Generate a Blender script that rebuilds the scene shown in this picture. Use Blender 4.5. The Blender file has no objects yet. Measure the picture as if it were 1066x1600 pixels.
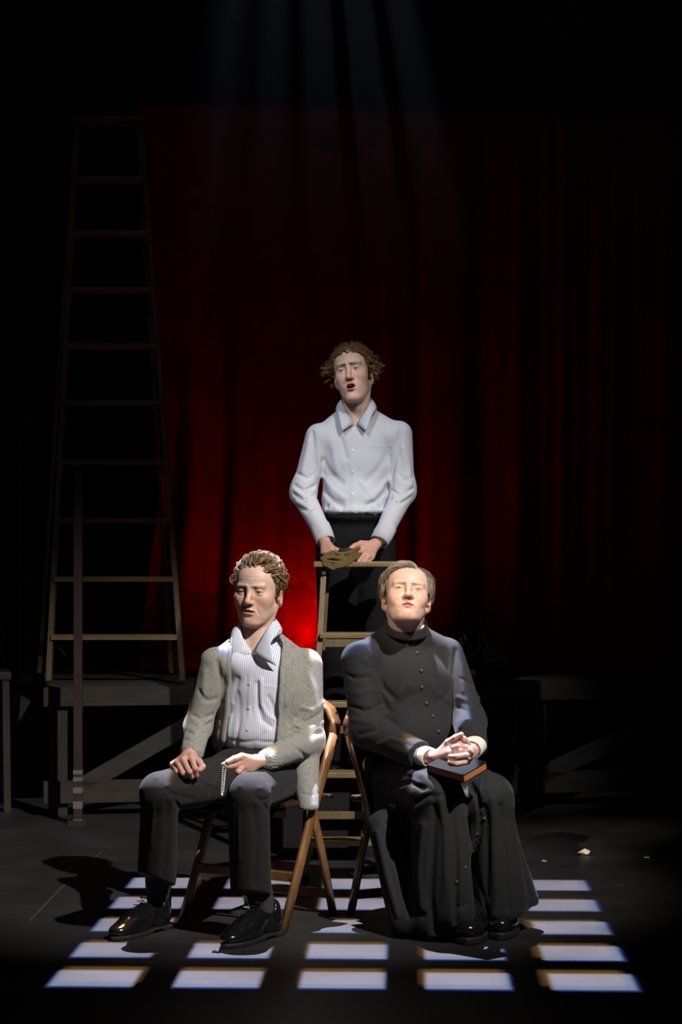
import bpy, math, random
import numpy as np
from mathutils import Vector, Matrix

# ------------------------------------------------------------------ camera
scene = bpy.context.scene
COL = scene.collection
F, CX, HY, CAMH = 3220.0, 533.0, 830.0, 1.39      # focal length (px of 1600), centre, horizon row, eye height
cam_data = bpy.data.cameras.new('camera')
cam = bpy.data.objects.new('camera', cam_data)
COL.objects.link(cam)
cam.location = (0, 0, CAMH)
cam.rotation_euler = (math.pi / 2, 0, 0)
cam_data.sensor_fit = 'VERTICAL'
cam_data.sensor_height = 36.0
cam_data.lens = F / 1600 * 36
cam_data.shift_y = (HY - 800) / 1600
cam_data.clip_end = 60
scene.camera = cam

# ------------------------------------------------------------------ world and lights
world = bpy.data.worlds.new('dark_theatre')
scene.world = world
world.use_nodes = True
world.node_tree.nodes['Background'].inputs[0].default_value = (0.006, 0.007, 0.010, 1)
world.node_tree.nodes['Background'].inputs[1].default_value = 0.035
scene.view_settings.view_transform = 'Standard'
scene.view_settings.look = 'None'
scene.view_settings.exposure = 0.0
scene.view_settings.gamma = 1.0
scene.view_settings.use_curve_mapping = False

def spot(name, loc, aim, watts, size, blend, radius, color):
    l = bpy.data.lights.new(name, 'SPOT')
    l.energy = watts; l.spot_size = math.radians(size); l.spot_blend = blend
    l.shadow_soft_size = radius; l.color = color
    o = bpy.data.objects.new(name, l); COL.objects.link(o)
    o.location = loc
    d = Vector(aim) - Vector(loc)
    o.rotation_euler = d.to_track_quat('-Z', 'Y').to_euler()
    return o
KEY_LOC, KEY_AIM = (2.55, 3.6, 5.5), (0.0, 7.7, 1.05)
spot('key_light', KEY_LOC, KEY_AIM, 2500, 29, 0.85, 0.035, (1.0, 0.95, 0.89))
# second front light on the standing man
spot('upper_key_light', (1.9, 4.1, 5.9), (0.06, 8.9, 1.80), 520, 9, 0.9, 0.03, (1.0, 0.96, 0.92))
spot('upper_fill_light', (-1.9, 4.3, 5.6), (0.04, 8.9, 1.70), 760, 9, 0.9, 0.03, (0.86, 0.93, 1.0))
# window-pattern projector straight above: its warm and its cool image differ a little in size (lens colour fringing)
GOBO = (-0.20, 8.71, 6.1)
for nm, dz, rad, c, w in (('projector_warm', 0.0085, 0.0012, (1.0, 0.52, 0.14), 3300), ('projector_white', 0.000, 0.0006, (0.82, 0.93, 1.0), 7000), ('projector_cool', -0.0035, 0.0006, (0.10, 0.22, 1.0), 4000)):
    spot(nm, (GOBO[0], GOBO[1], GOBO[2] + dz), (GOBO[0], GOBO[1], 0), w, 52, 0.05, rad, c)
# red lamp low behind the seated man, warm slotted light from the front left
RED = (-0.14, 10.90, 0.775)
spot('red_lamp_light', RED, (-0.17, 11.16, 1.10), 10.0, 165, 0.9, 0.02, (1.0, 0.0, 0.0))
spot('red_wash_light', (-2.6, 8.2, 5.6), (0.0, 11.2, 1.7), 2.4, 50, 1.0, 0.1, (1.0, 0.02, 0.05))
# added dim warm wash that brightens the back of the set
spot('added_set_wash', (-1.2, 3.0, 5.2), (-0.3, 10.4, 1.6), 16, 44, 1.0, 0.15, (1.0, 0.88, 0.74))
SLOT = (-2.9, -0.4, 6.2)
SLOT_AIM = (0.95, 9.3, 0.0)
spot('slot_light', SLOT, SLOT_AIM, 4000, 14, 0.1, 0.004, (1.0, 0.80, 0.58))
# ------------------------------------------------------------------ helpers
def W(px, py, D):
    """point of the place that lies at depth D on the sight line of a pixel of the 1066 x 1600 photograph"""
    return np.array([(px - CX) * D / F, D, CAMH - (py - HY) * D / F])
def floor_at(px, py, z=0.0):
    D = F * (CAMH - z) / (py - HY)
    return np.array([(px - CX) * D / F, D, z])

def link(name, me, mat=None, parent=None, loc=None, rotz=None):
    o = bpy.data.objects.new(name, me); COL.objects.link(o)
    if mat is not None and me is not None:
        if len(me.materials) == 0: me.materials.append(mat)
    if parent is not None: o.parent = parent
    if loc is not None: o.location = [float(v) for v in loc]
    if rotz is not None: o.rotation_euler = (0, 0, rotz)
    return o
def tag(o, label=None, cat=None, group=None, kind=None):
    if label: o['label'] = label
    if cat: o['category'] = cat
    if group: o['group'] = group
    if kind: o['kind'] = kind
    return o
def thing(name, label, cat, loc=(0, 0, 0), rotz=0.0, group=None):
    o = bpy.data.objects.new(name, None); COL.objects.link(o)
    o.empty_display_size = 0.1
    o.location = [float(v) for v in loc]; o.rotation_euler = (0, 0, rotz)
    return tag(o, label, cat, group)

def np_mesh(name, V, Q, T=None, col=None, smooth=True, attrs=None):
    """mesh from numpy vertices, quads and triangles, all in world or local coordinates"""
    V = np.ascontiguousarray(V, dtype=np.float32)
    me = bpy.data.meshes.new(name)
    Q = np.zeros((0, 4), np.int32) if Q is None else np.ascontiguousarray(Q, dtype=np.int32)
    T = np.zeros((0, 3), np.int32) if T is None else np.ascontiguousarray(T, dtype=np.int32)
    me.vertices.add(len(V)); me.vertices.foreach_set('co', V.ravel())
    nl = Q.size + T.size
    me.loops.add(nl); me.loops.foreach_set('vertex_index', np.concatenate([Q.ravel(), T.ravel()]))
    npoly = len(Q) + len(T)
    me.polygons.add(npoly)
    st = np.concatenate([np.arange(len(Q)) * 4, len(Q) * 4 + np.arange(len(T)) * 3]).astype(np.int32)
    me.polygons.foreach_set('loop_start', st)
    me.polygons.foreach_set('use_smooth', np.full(npoly, smooth))
    me.update(calc_edges=True)
    if col is not None:
        a = me.attributes.new('Col', 'FLOAT_COLOR', 'POINT')
        c = np.ones((len(V), 4), np.float32); c[:, :3] = col
        a.data.foreach_set('color', c.ravel())
    me.validate()
    return me

class MB:
    """collects boxes, tubes and lathes into one mesh"""
    def __init__(s): s.V = []; s.Fa = []; s.n = 0
    def add(s, V, Fs):
        V = [tuple(float(c) for c in v) for v in V]
        s.V += V; s.Fa += [tuple(i + s.n for i in f) for f in Fs]; s.n += len(V); return s
    def box(s, lo, hi):
        x0, y0, z0 = lo; x1, y1, z1 = hi
        return s.add([(x0, y0, z0), (x1, y0, z0), (x1, y1, z0), (x0, y1, z0), (x0, y0, z1), (x1, y0, z1), (x1, y1, z1), (x0, y1, z1)],
                     [(0, 3, 2, 1), (4, 5, 6, 7), (0, 1, 5, 4), (1, 2, 6, 5), (2, 3, 7, 6), (3, 0, 4, 7)])
    def bar(s, a, b, w, t, up=(0, 0, 1)):
        """rectangular bar from a to b, w wide across, t thick along up"""
        a = np.array(a, float); b = np.array(b, float); d = b - a; d /= np.linalg.norm(d)
        u = np.array(up, float); u = u - d * (u @ d); u /= np.linalg.norm(u); r = np.cross(d, u)
        V = [p + r * w / 2 * i + u * t / 2 * j for p in (a, b) for i, j in ((-1, -1), (1, -1), (1, 1), (-1, 1))]
        return s.add(V, [(0, 3, 2, 1), (4, 5, 6, 7), (0, 1, 5, 4), (1, 2, 6, 5), (2, 3, 7, 6), (3, 0, 4, 7)])
    def sweep(s, pts, w, t, side, n=8, round_=True):
        """rounded bar swept along pts; w across 'side', t the other way"""
        pts = [np.array(p, float) for p in pts]; rings = []
        W_ = w if hasattr(w, '__len__') else [w] * len(pts)
        T_ = t if hasattr(t, '__len__') else [t] * len(pts)
        for i, p in enumerate(pts):
            d = pts[min(i + 1, len(pts) - 1)] - pts[max(i - 1, 0)]; d /= np.linalg.norm(d)
            sd = side(i) if callable(side) else side
            u = np.array(sd, float); u = u - d * (u @ d); u /= np.linalg.norm(u); r = np.cross(d, u)
            ring = []
            for k in range(n):
                a = 2 * math.pi * (k + 0.5) / n
                e = 0.55 if round_ else 0.25
                c, q = math.cos(a), math.sin(a)
                c = math.copysign(abs(c) ** e, c); q = math.copysign(abs(q) ** e, q)
                ring.append(p + u * W_[i] / 2 * c + r * T_[i] / 2 * q)
            rings.append(ring)
        V = [v for r in rings for v in r]; Fs = []
        for i in range(len(pts) - 1):
            for k in range(n):
                k2 = (k + 1) % n
                Fs.append((i * n + k, i * n + k2, (i + 1) * n + k2, (i + 1) * n + k))
        Fs.append(tuple(range(n - 1, -1, -1))); Fs.append(tuple((len(pts) - 1) * n + k for k in range(n)))
        return s.add(V, Fs)
    def lathe(s, prof, c=(0, 0, 0), n=16, axis=2):
        V = []; Fs = []
        for r, z in prof:
            for k in range(n):
                a = 2 * math.pi * k / n
                v = [r * math.cos(a), r * math.sin(a), z]
                if axis == 1: v = [v[0], z, v[1]]
                V.append((v[0] + c[0], v[1] + c[1], v[2] + c[2]))
        for i in range(len(prof) - 1):
            for k in range(n):
                k2 = (k + 1) % n
                Fs.append((i * n + k, i * n + k2, (i + 1) * n + k2, (i + 1) * n + k))
        Fs.append(tuple(range(n - 1, -1, -1))); Fs.append(tuple((len(prof) - 1) * n + k for k in range(n)))
        return s.add(V, Fs)
    def mesh(s, name, smooth=False):
        me = bpy.data.meshes.new(name); me.from_pydata(s.V, [], s.Fa)
        import bmesh
        bm = bmesh.new(); bm.from_mesh(me); bmesh.ops.recalc_face_normals(bm, faces=bm.faces); bm.to_mesh(me); bm.free()
        me.update()
        if smooth:
            for p in me.polygons: p.use_smooth = len(p.vertices) <= 4
        return me
    def build(s, name, mat, parent=None, smooth=False, bevel=0.0):
        o = link(name, s.mesh(name, smooth), mat, parent)
        if bevel:
            m = o.modifiers.new('bevel', 'BEVEL'); m.width = bevel; m.segments = 2; m.limit_method = 'ANGLE'
        return o

# ---- materials
def new_mat(name):
    m = bpy.data.materials.new(name); m.use_nodes = True
    nt = m.node_tree
    return m, nt, nt.nodes['Principled BSDF']
def node(nt, typ, **kw):
    n = nt.nodes.new(typ)
    for k, v in kw.items(): setattr(n, k, v)
    return n
def mat_plain(name, color, rough=0.6, metal=0.0, bump=0.0, bscale=200.0, var=0.0, vscale=8.0, sheen=0.0, spec=0.5, stretch=None, coat=0.0):
    m, nt, b = new_mat(name)
    b.inputs['Base Color'].default_value = (*color, 1); b.inputs['Roughness'].default_value = rough
    b.inputs['Metallic'].default_value = metal; b.inputs['Specular IOR Level'].default_value = spec
    b.inputs['Coat Weight'].default_value = coat; b.inputs['Coat Roughness'].default_value = 0.15
    if sheen:
        b.inputs['Sheen Weight'].default_value = sheen; b.inputs['Sheen Roughness'].default_value = 0.5
    tc = node(nt, 'ShaderNodeTexCoord'); src = tc.outputs['Object']
    if stretch:
        mp = node(nt, 'ShaderNodeMapping'); mp.inputs['Scale'].default_value = stretch
        nt.links.new(src, mp.inputs['Vector']); src = mp.outputs['Vector']
    if var:
        n = node(nt, 'ShaderNodeTexNoise'); n.inputs['Scale'].default_value = vscale; n.inputs['Detail'].default_value = 6
        nt.links.new(src, n.inputs['Vector'])
        r = node(nt, 'ShaderNodeValToRGB')
        r.color_ramp.elements[0].position = 0.3; r.color_ramp.elements[1].position = 0.7
        r.color_ramp.elements[0].color = (*[c * (1 - var) for c in color], 1)
        r.color_ramp.elements[1].color = (*[min(1, c * (1 + var)) for c in color], 1)
        nt.links.new(n.outputs['Fac'], r.inputs['Fac']); nt.links.new(r.outputs['Color'], b.inputs['Base Color'])
    if bump:
        n2 = node(nt, 'ShaderNodeTexNoise'); n2.inputs['Scale'].default_value = bscale; n2.inputs['Detail'].default_value = 3
        nt.links.new(src, n2.inputs['Vector'])
        bp = node(nt, 'ShaderNodeBump'); bp.inputs['Strength'].default_value = bump; bp.inputs['Distance'].default_value = 0.002
        nt.links.new(n2.outputs['Fac'], bp.inputs['Height']); nt.links.new(bp.outputs['Normal'], b.inputs['Normal'])
    return m
def mat_wood(name, c0, c1, rough=0.45, stretch=(14, 14, 1.6), coat=0.0):
    m, nt, b = new_mat(name)
    tc = node(nt, 'ShaderNodeTexCoord'); mp = node(nt, 'ShaderNodeMapping'); mp.inputs['Scale'].default_value = stretch
    n = node(nt, 'ShaderNodeTexNoise'); n.inputs['Scale'].default_value = 2.2; n.inputs['Detail'].default_value = 8; n.inputs['Roughness'].default_value = 0.65
    r = node(nt, 'ShaderNodeValToRGB'); r.color_ramp.elements[0].position = 0.32; r.color_ramp.elements[1].position = 0.68
    r.color_ramp.elements[0].color = (*c0, 1); r.color_ramp.elements[1].color = (*c1, 1)
    nt.links.new(tc.outputs['Object'], mp.inputs['Vector']); nt.links.new(mp.outputs['Vector'], n.inputs['Vector'])
    nt.links.new(n.outputs['Fac'], r.inputs['Fac']); nt.links.new(r.outputs['Color'], b.inputs['Base Color'])
    bp = node(nt, 'ShaderNodeBump'); bp.inputs['Strength'].default_value = 0.25; bp.inputs['Distance'].default_value = 0.003
    nt.links.new(n.outputs['Fac'], bp.inputs['Height']); nt.links.new(bp.outputs['Normal'], b.inputs['Normal'])
    b.inputs['Roughness'].default_value = rough; b.inputs['Coat Weight'].default_value = coat; b.inputs['Coat Roughness'].default_value = 0.2
    return m
def mat_col(name, rough=0.5, sss=0.0, bump=0.0, bscale=300.0, spec=0.5, sheen=0.0):
    """material that takes its colour from the mesh's own Col attribute"""
    m, nt, b = new_mat(name)
    a = node(nt, 'ShaderNodeAttribute', attribute_name='Col')
    nt.links.new(a.outputs['Color'], b.inputs['Base Color'])
    b.inputs['Roughness'].default_value = rough; b.inputs['Specular IOR Level'].default_value = spec
    if sheen: b.inputs['Sheen Weight'].default_value = sheen
    if sss:
        b.inputs['Subsurface Weight'].default_value = sss
        b.inputs['Subsurface Radius'].default_value = (1.0, 0.35, 0.2); b.inputs['Subsurface Scale'].default_value = 0.006
    if bump:
        tc = node(nt, 'ShaderNodeTexCoord')
        n2 = node(nt, 'ShaderNodeTexNoise'); n2.inputs['Scale'].default_value = bscale; n2.inputs['Detail'].default_value = 3
        nt.links.new(tc.outputs['Object'], n2.inputs['Vector'])
        bp = node(nt, 'ShaderNodeBump'); bp.inputs['Strength'].default_value = bump; bp.inputs['Distance'].default_value = 0.001
        nt.links.new(n2.outputs['Fac'], bp.inputs['Height']); nt.links.new(bp.outputs['Normal'], b.inputs['Normal'])
    return m

# ---- signed distance modelling: shapes are functions of points, meshed with surface nets
f32 = np.float32
def nrm(v): v = np.asarray(v, float); return v / np.linalg.norm(v)
def ln(p): return np.sqrt(np.einsum('ij,ij->i', p, p))
def rc(P, a, b, ra, rb):
    a = np.asarray(a, f32); ba = np.asarray(b, f32) - a
    pa = P - a; t = np.clip(pa @ ba / max(float(ba @ ba), 1e-9), 0, 1)
    return ln(pa - t[:, None] * ba) - (ra + (rb - ra) * t)
def ell(P, c, r, R=None):
    p = P - np.asarray(c, f32)
    if R is not None: p = p @ np.asarray(R, f32)
    r = np.asarray(r, f32); q = p / r
    k0 = ln(q); k1 = ln(q / r)
    return k0 * (k0 - 1.0) / np.maximum(k1, 1e-6)
def rbox(P, c, r, R=None, rad=0.005):
    p = P - np.asarray(c, f32)
    if R is not None: p = p @ np.asarray(R, f32)
    q = np.abs(p) - (np.asarray(r, f32) - rad)
    return ln(np.maximum(q, 0)) + np.minimum(q.max(axis=1), 0) - rad
def smin(a, b, k):
    h = np.clip(0.5 + 0.5 * (b - a) / k, 0, 1)
    return b + (a - b) * h - k * h * (1 - h)
def smax(a, b, k): return -smin(-a, -b, k)
def chain(P, pts, rad, k=0.02):
    d = None
    for i in range(len(pts) - 1):
        e = rc(P, pts[i], pts[i + 1], rad[i], rad[i + 1])
        d = e if d is None else smin(d, e, k)
    return d
def seg(P, a, b):
    a = np.asarray(a, f32); ba = np.asarray(b, f32) - a; pa = P - a
    t = np.clip(pa @ ba / max(float(ba @ ba), 1e-9), 0, 1)
    return ln(pa - t[:, None] * ba), t
def fold(P, pts, width, amp):
    """ridge (amp > 0) or crease (amp < 0) along a polyline: the amount to take off the distance"""
    d = None
    for i in range(len(pts) - 1):
        e = seg(P, pts[i], pts[i + 1])[0]
        d = e if d is None else np.minimum(d, e)
    return amp * np.exp(-(d / width) ** 2)
def wob(P, s, seed=0.0):
    """cheap smooth noise, about -1..1, feature size s"""
    x, y, z = P[:, 0] / s, P[:, 1] / s, P[:, 2] / s
    a = np.sin(1.7 * x + 2.3 * np.sin(1.1 * y + seed) + seed * 3.1)
    b = np.sin(1.9 * y + 2.1 * np.sin(1.3 * z + 1.7 * seed) + seed * 1.3)
    c = np.sin(2.1 * z + 1.9 * np.sin(1.2 * x + 0.7 * seed) + seed * 2.2)
    return (a * b + b * c + c * a) / 2.0
def rot(yaw=0, pitch=0, roll=0):
    """local -Y faces forward; yaw turns it about Z, pitch > 0 lifts the face, roll > 0 leans it to world +X"""
    y, p, r = (math.radians(v) for v in (yaw, pitch, roll))
    Rz = np.array([[math.cos(y), -math.sin(y), 0], [math.sin(y), math.cos(y), 0], [0, 0, 1]])
    p = -p
    Rx = np.array([[1, 0, 0], [0, math.cos(p), -math.sin(p)], [0, math.sin(p), math.cos(p)]])
    Ry = np.array([[math.cos(r), 0, math.sin(r)], [0, 1, 0], [-math.sin(r), 0, math.cos(r)]])
    return Rz @ Ry @ Rx
def sdf_grid(f, lo, hi, h, margin=1.6):
    B = 8
    lo = np.asarray(lo, float); hi = np.asarray(hi, float)
    nb = np.maximum(1, np.ceil((hi - lo) / h / B)).astype(int); n = nb * B
    ax = [lo[i] + h * np.arange(n[i]) for i in range(3)]
    bc = [lo[i] + h * (np.arange(nb[i]) * B + (B - 1) / 2) for i in range(3)]
    C = np.stack(np.meshgrid(*bc, indexing='ij'), -1).reshape(-1, 3).astype(f32)
    dc = np.concatenate([f(C[i:i + 400000]) for i in range(0, len(C), 400000)])
    V = np.repeat(np.repeat(np.repeat(dc.reshape(nb).astype(f32), B, 0), B, 1), B, 2)
    act = np.nonzero(np.abs(dc) < h * B * 0.87 * margin)[0]
    o = np.arange(B) * h - (B - 1) / 2 * h
    off = np.stack(np.meshgrid(o, o, o, indexing='ij'), -1).reshape(1, -1, 3).astype(f32)
    V6 = V.reshape(nb[0], B, nb[1], B, nb[2], B)
    step = 800
    for i in range(0, len(act), step):
        a = act[i:i + step]
        P = (C[a][:, None, :] + off).reshape(-1, 3)
        d = f(P).reshape(len(a), B, B, B)
        ix, iy, iz = np.unravel_index(a, nb)
        V6[ix, :, iy, :, iz, :] = d
    return V, lo
def surface_nets(V, lo, h):
    # a solid is negative; pad so it always closes
    V = np.pad(V, 1, constant_values=np.float32(1.0)); lo = lo - h
    S = V < 0
    nx, ny, nz = V.shape
    cs = np.zeros((nx - 1, ny - 1, nz - 1), np.uint8)
    for dx in (0, 1):
        for dy in (0, 1):
            for dz in (0, 1):
                cs += S[dx:nx - 1 + dx, dy:ny - 1 + dy, dz:nz - 1 + dz]
    mix = (cs > 0) & (cs < 8)
    I = np.argwhere(mix)
    idx = np.full(mix.shape, -1, np.int32); idx[mix] = np.arange(len(I), dtype=np.int32)
    corners = [(a, b, c) for a in (0, 1) for b in (0, 1) for c in (0, 1)]
    val = {c: V[I[:, 0] + c[0], I[:, 1] + c[1], I[:, 2] + c[2]] for c in corners}
    acc = np.zeros((len(I), 3), f32); cnt = np.zeros(len(I), f32)
    for c in corners:
        for a in range(3):
            if c[a] == 0:
                c2 = list(c); c2[a] = 1; c2 = tuple(c2)
                v0, v1 = val[c], val[c2]; x = (v0 < 0) != (v1 < 0)
                t = np.where(x, v0 / np.where(x, v0 - v1, 1), 0)
                p = np.tile(np.array(c, f32), (len(I), 1)); p[:, a] += t
                acc += np.where(x[:, None], p, 0); cnt += x
    P = (I + acc / cnt[:, None]) * h + lo
    Q = []
    for a in range(3):
        b, c = (a + 1) % 3, (a + 2) % 3
        s0 = [slice(None)] * 3; s1 = [slice(None)] * 3
        s0[a] = slice(0, -1); s1[a] = slice(1, None)
        A, Bq = S[tuple(s0)], S[tuple(s1)]
        for inside in (True, False):
            E = np.argwhere((A & ~Bq) if inside else (~A & Bq))
            if not len(E): continue
            E = E[(E[:, b] > 0) & (E[:, c] > 0)]
            def cell(db, dc):
                e = E.copy(); e[:, b] += db; e[:, c] += dc
                return idx[e[:, 0], e[:, 1], e[:, 2]]
            q = np.stack([cell(-1, -1), cell(0, -1), cell(0, 0), cell(-1, 0)], 1)
            Q.append(q if inside else q[:, ::-1])
    Q = np.concatenate(Q); Q = Q[(Q >= 0).all(1)]
    return P.astype(f32), Q
def sdf_verts(f, lo, hi, h, margin=1.6):
    V, lo = sdf_grid(f, lo, hi, h, margin)
    return surface_nets(V, lo, h)
def march(f, px, py, D0, D1, n=220):
    """where the sight line of a pixel first meets the shape f between depths D0 and D1, and the surface normal there"""
    D = np.linspace(D0, D1, n); P = np.stack([(px - CX) * D / F, D, CAMH - (py - HY) * D / F], 1).astype(f32)
    d = f(P); k = np.nonzero(d < 0)[0]
    if len(k) and k[0] > 0:
        i = k[0]; t = d[i - 1] / (d[i - 1] - d[i]); p = (P[i - 1] + (P[i] - P[i - 1]) * t).astype(float)
    else: p = P[int(np.argmin(d))].astype(float)
    e = 0.002; E = np.concatenate([p + e * np.eye(3), p - e * np.eye(3)]).astype(f32); g = f(E)
    return p, nrm((g[:3] - g[3:]).astype(float) + 1e-9)
def tubes(lines, radii, n=5):
    """many tapered strands as one mesh: lines (M, K, 3), radii (M, K)"""
    L = np.asarray(lines, float); R = np.asarray(radii, float); M, K, _ = L.shape
    d = np.gradient(L, axis=1); d /= np.maximum(np.linalg.norm(d, axis=2, keepdims=True), 1e-9)
    ref = np.tile(np.array([0.31, 0.52, 0.79]), (M, K, 1))
    u = np.cross(d, ref); u /= np.maximum(np.linalg.norm(u, axis=2, keepdims=True), 1e-9); v = np.cross(d, u)
    a = 2 * np.pi * np.arange(n) / n
    V = L[:, :, None, :] + R[:, :, None, None] * (u[:, :, None, :] * np.cos(a)[None, None, :, None] + v[:, :, None, :] * np.sin(a)[None, None, :, None])
    V = V.reshape(-1, 3)
    m, k, j = np.meshgrid(np.arange(M), np.arange(K - 1), np.arange(n), indexing='ij')
    b = (m * K + k) * n
    Q = np.stack([b + j, b + (j + 1) % n, b + n + (j + 1) % n, b + n + j], -1).reshape(-1, 4)
    return V, Q
def join_meshes(parts):
    V = []; Q = []; C = []; n = 0
    for p in parts:
        V.append(p[0]); Q.append(np.asarray(p[1]) + n); n += len(p[0])
        if len(p) > 2: C.append(p[2])
    return np.concatenate(V), np.concatenate(Q), (np.concatenate(C) if C else None)
# ------------------------------------------------------------------ materials of the set
M_floor = mat_plain('black_stage_paint', (0.026, 0.025, 0.025), rough=0.50, bump=0.35, bscale=60, var=0.40, vscale=3.0, spec=0.5)
M_black = mat_plain('black_drape', (0.004, 0.004, 0.005), rough=0.95, spec=0.1)
M_red = mat_plain('red_velvet', (0.22, 0.003, 0.006), rough=0.9, bump=0.3, bscale=400, var=0.25, vscale=5, sheen=0.0, spec=0.08)
M_timber = mat_wood('weathered_timber', (0.017, 0.013, 0.009), (0.040, 0.031, 0.022), 0.8, (2.5, 12, 12))
M_timber_v = mat_wood('weathered_timber_upright', (0.014, 0.011, 0.009), (0.034, 0.027, 0.021), 0.8, (12, 12, 2.0))
M_ladder = mat_wood('aged_yellow_wood', (0.085, 0.060, 0.027), (0.195, 0.142, 0.068), 0.5, (10, 10, 1.5))
M_step = mat_wood('worn_step_wood', (0.12, 0.082, 0.036), (0.27, 0.19, 0.085), 0.45, (1.6, 12, 12))
M_chair = mat_wood('varnished_brown_wood', (0.10, 0.045, 0.016), (0.28, 0.14, 0.05), 0.3, (10, 10, 1.6), coat=0.4)
M_chair_dark = mat_wood('dark_varnished_wood', (0.05, 0.020, 0.010), (0.15, 0.062, 0.028), 0.28, (10, 10, 1.6), coat=0.5)
M_seat = mat_wood('dark_stained_seat_wood', (0.012, 0.006, 0.004), (0.030, 0.015, 0.009), 0.4, (2, 12, 12))
M_metal = mat_plain('black_metal', (0.012, 0.012, 0.013), rough=0.5, metal=0.6)
M_bright = mat_plain('worn_bright_metal', (0.45, 0.42, 0.36), rough=0.35, metal=1.0)
M_paper = mat_plain('white_paper', (0.75, 0.66, 0.55), rough=0.9)
M_tape = mat_plain('red_tape', (0.35, 0.02, 0.02), rough=0.6)
M_pale = mat_plain('light_strip_paint', (0.14, 0.13, 0.12), rough=0.6)  # pale colour of the painted light strips on the post
M_darkpost = mat_wood('dark_red_brown_wood', (0.022, 0.011, 0.010), (0.042, 0.020, 0.017), 0.6, (12, 12, 2))
M_frond = mat_wood('dried_straw', (0.16, 0.10, 0.035), (0.40, 0.26, 0.09), 0.7, (10, 10, 2))

# ------------------------------------------------------------------ floor and back wall
fl = MB().box((-6.5, -1.5, -0.12), (6.5, 14.0, 0.0)).build('floor', M_floor); tag(fl, 'black painted stage floor, scuffed', kind='structure')
wb = MB().box((-6.5, 13.2, 0.0), (6.5, 13.3, 7.5)).build('wall_back', M_black); tag(wb, 'black back wall of the stage', kind='structure')
# long scratches and a few seams of the painted boards
def strip_on_floor(name, pts, w, mat, z=0.0006):
    V = []; Q = []
    for i, p in enumerate(pts):
        d = nrm(np.array(pts[min(i + 1, len(pts) - 1)]) - np.array(pts[max(i - 1, 0)])); s = np.array([-d[1], d[0], 0])
        V += [np.array(p) + s * w / 2 + np.array([0, 0, z]), np.array(p) - s * w / 2 + np.array([0, 0, z])]
    for i in range(len(pts) - 1): Q.append((2 * i, 2 * i + 1, 2 * i + 3, 2 * i + 2))
    return link(name, np_mesh(name, np.array(V), np.array(Q), smooth=False), mat, fl)
M_scratch = mat_plain('scratched_paint', (0.10, 0.10, 0.10), rough=0.6)
rs = random.Random(4)
strip_on_floor('scratch', [floor_at(45, 1440), floor_at(98, 1385), floor_at(160, 1330)], 0.004, M_scratch)
for k in range(26):
    a = floor_at(rs.uniform(30, 1040), rs.uniform(1300, 1580)); an = rs.uniform(0, 3.14); L = rs.uniform(0.04, 0.22)
    b = a + np.array([math.cos(an), math.sin(an), 0]) * L; c = (a + b) / 2 + np.array([rs.uniform(-.02, .02), rs.uniform(-.02, .02), 0])
    strip_on_floor('scratch', [a, c, b], rs.uniform(0.0015, 0.003), M_scratch)

# ------------------------------------------------------------------ platform at the back, its edge runs away to the right
PZ = 0.63
pl_a = np.array([-1.445, 10.0]); pl_dir = nrm([1.0, 0.165])
ang = math.atan2(pl_dir[1], pl_dir[0])
plat = thing('stage_platform', 'long weathered timber platform with open braced front behind the performers', 'platform', (pl_a[0], pl_a[1], 0), ang)
LEN = 4.9
MB().box((0.02, 0.03, PZ - 0.03), (LEN, 2.7, PZ)).build('deck', mat_plain('dark_deck_boards', (0.035, 0.03, 0.027), rough=0.85, var=0.4, vscale=4, stretch=(1, 14, 1)), plat)
MB().box((0, 0, PZ - 0.093), (LEN, 0.028, PZ)).build('edge_board', M_timber, plat, bevel=0.003)
MB().box((0, 0.002, 0.065), (LEN, 0.03, 0.175)).build('lower_rail', M_timber, plat, bevel=0.003)
def px_on_plat(px, z):                       # distance along the platform front for a pixel column
    s = 0.0
    for _ in range(40):
        p = pl_a + pl_dir * s; s += ((px - CX) * p[1] / F - p[0]) / pl_dir[0]
    return s
for x0, x1 in ((76, 106), (372, 395), (606, 630), (792, 815), (830, 857), (1062, 1085)):
    a, b = px_on_plat(x0, 0), px_on_plat(x1, 0)
    MB().box((a, 0.032, 0.0), (b, 0.075, PZ - 0.03)).build('post', M_timber_v, plat, bevel=0.003)
for (xa, za), (xb, zb) in (((130, 0.15), (330, 0.50)), ((640, 0.14), (780, 0.50)), ((850, 0.16), (1085, 0.50))):
    a, b = px_on_plat(xa, 0), px_on_plat(xb, 0)
    MB().bar((a, 0.018, za), (b, 0.018, zb), 0.032, 0.085).build('brace', M_timber, plat, bevel=0.003)
MB().box((0.05, 0.9, 0.0), (LEN, 0.92, PZ - 0.03)).build('shade_sheet', M_black, plat)  # added black sheet standing in for the shade under the deck

# ------------------------------------------------------------------ red curtain, hung from a batten
rs = random.Random(11)
c_a = np.array([-1.085, 11.02]); c_dir = nrm([1.0, 0.15]); c_n = np.array([-c_dir[1], c_dir[0]])
NU, NV = 460, 90
CL = 3.9
u = np.linspace(0, 1, NU); v = np.linspace(0, 1, NV)
ph = np.cumsum(0.6 + 0.8 * np.array([abs(math.sin(3.1 * t) + 0.6 * math.sin(7.7 * t + 1) + 0.5 * math.sin(13.3 * t + 2)) for t in np.linspace(0, 4, NU)])) * 0.145
amp = 0.012 + 0.006 * np.sin(np.linspace(0, 17, NU) + 0.5)
U, Vv = np.meshgrid(u, v)
topz, botz = 3.70, PZ + 0.012
edge = 0.135 * np.exp(-((Vv - 0.60) / 0.25) ** 2) * np.exp(-U * 9)          # the free edge is pulled in half way down
S = U * CL + edge
off = amp * (0.55 + 0.6 * Vv) * np.sin(ph + 0.5 * Vv * np.sin(U * 23)) + 0.004 * np.sin(2.3 * ph + 1.5 * Vv) + 0.03 * np.sin(U * 8 + 2 * Vv)
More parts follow.
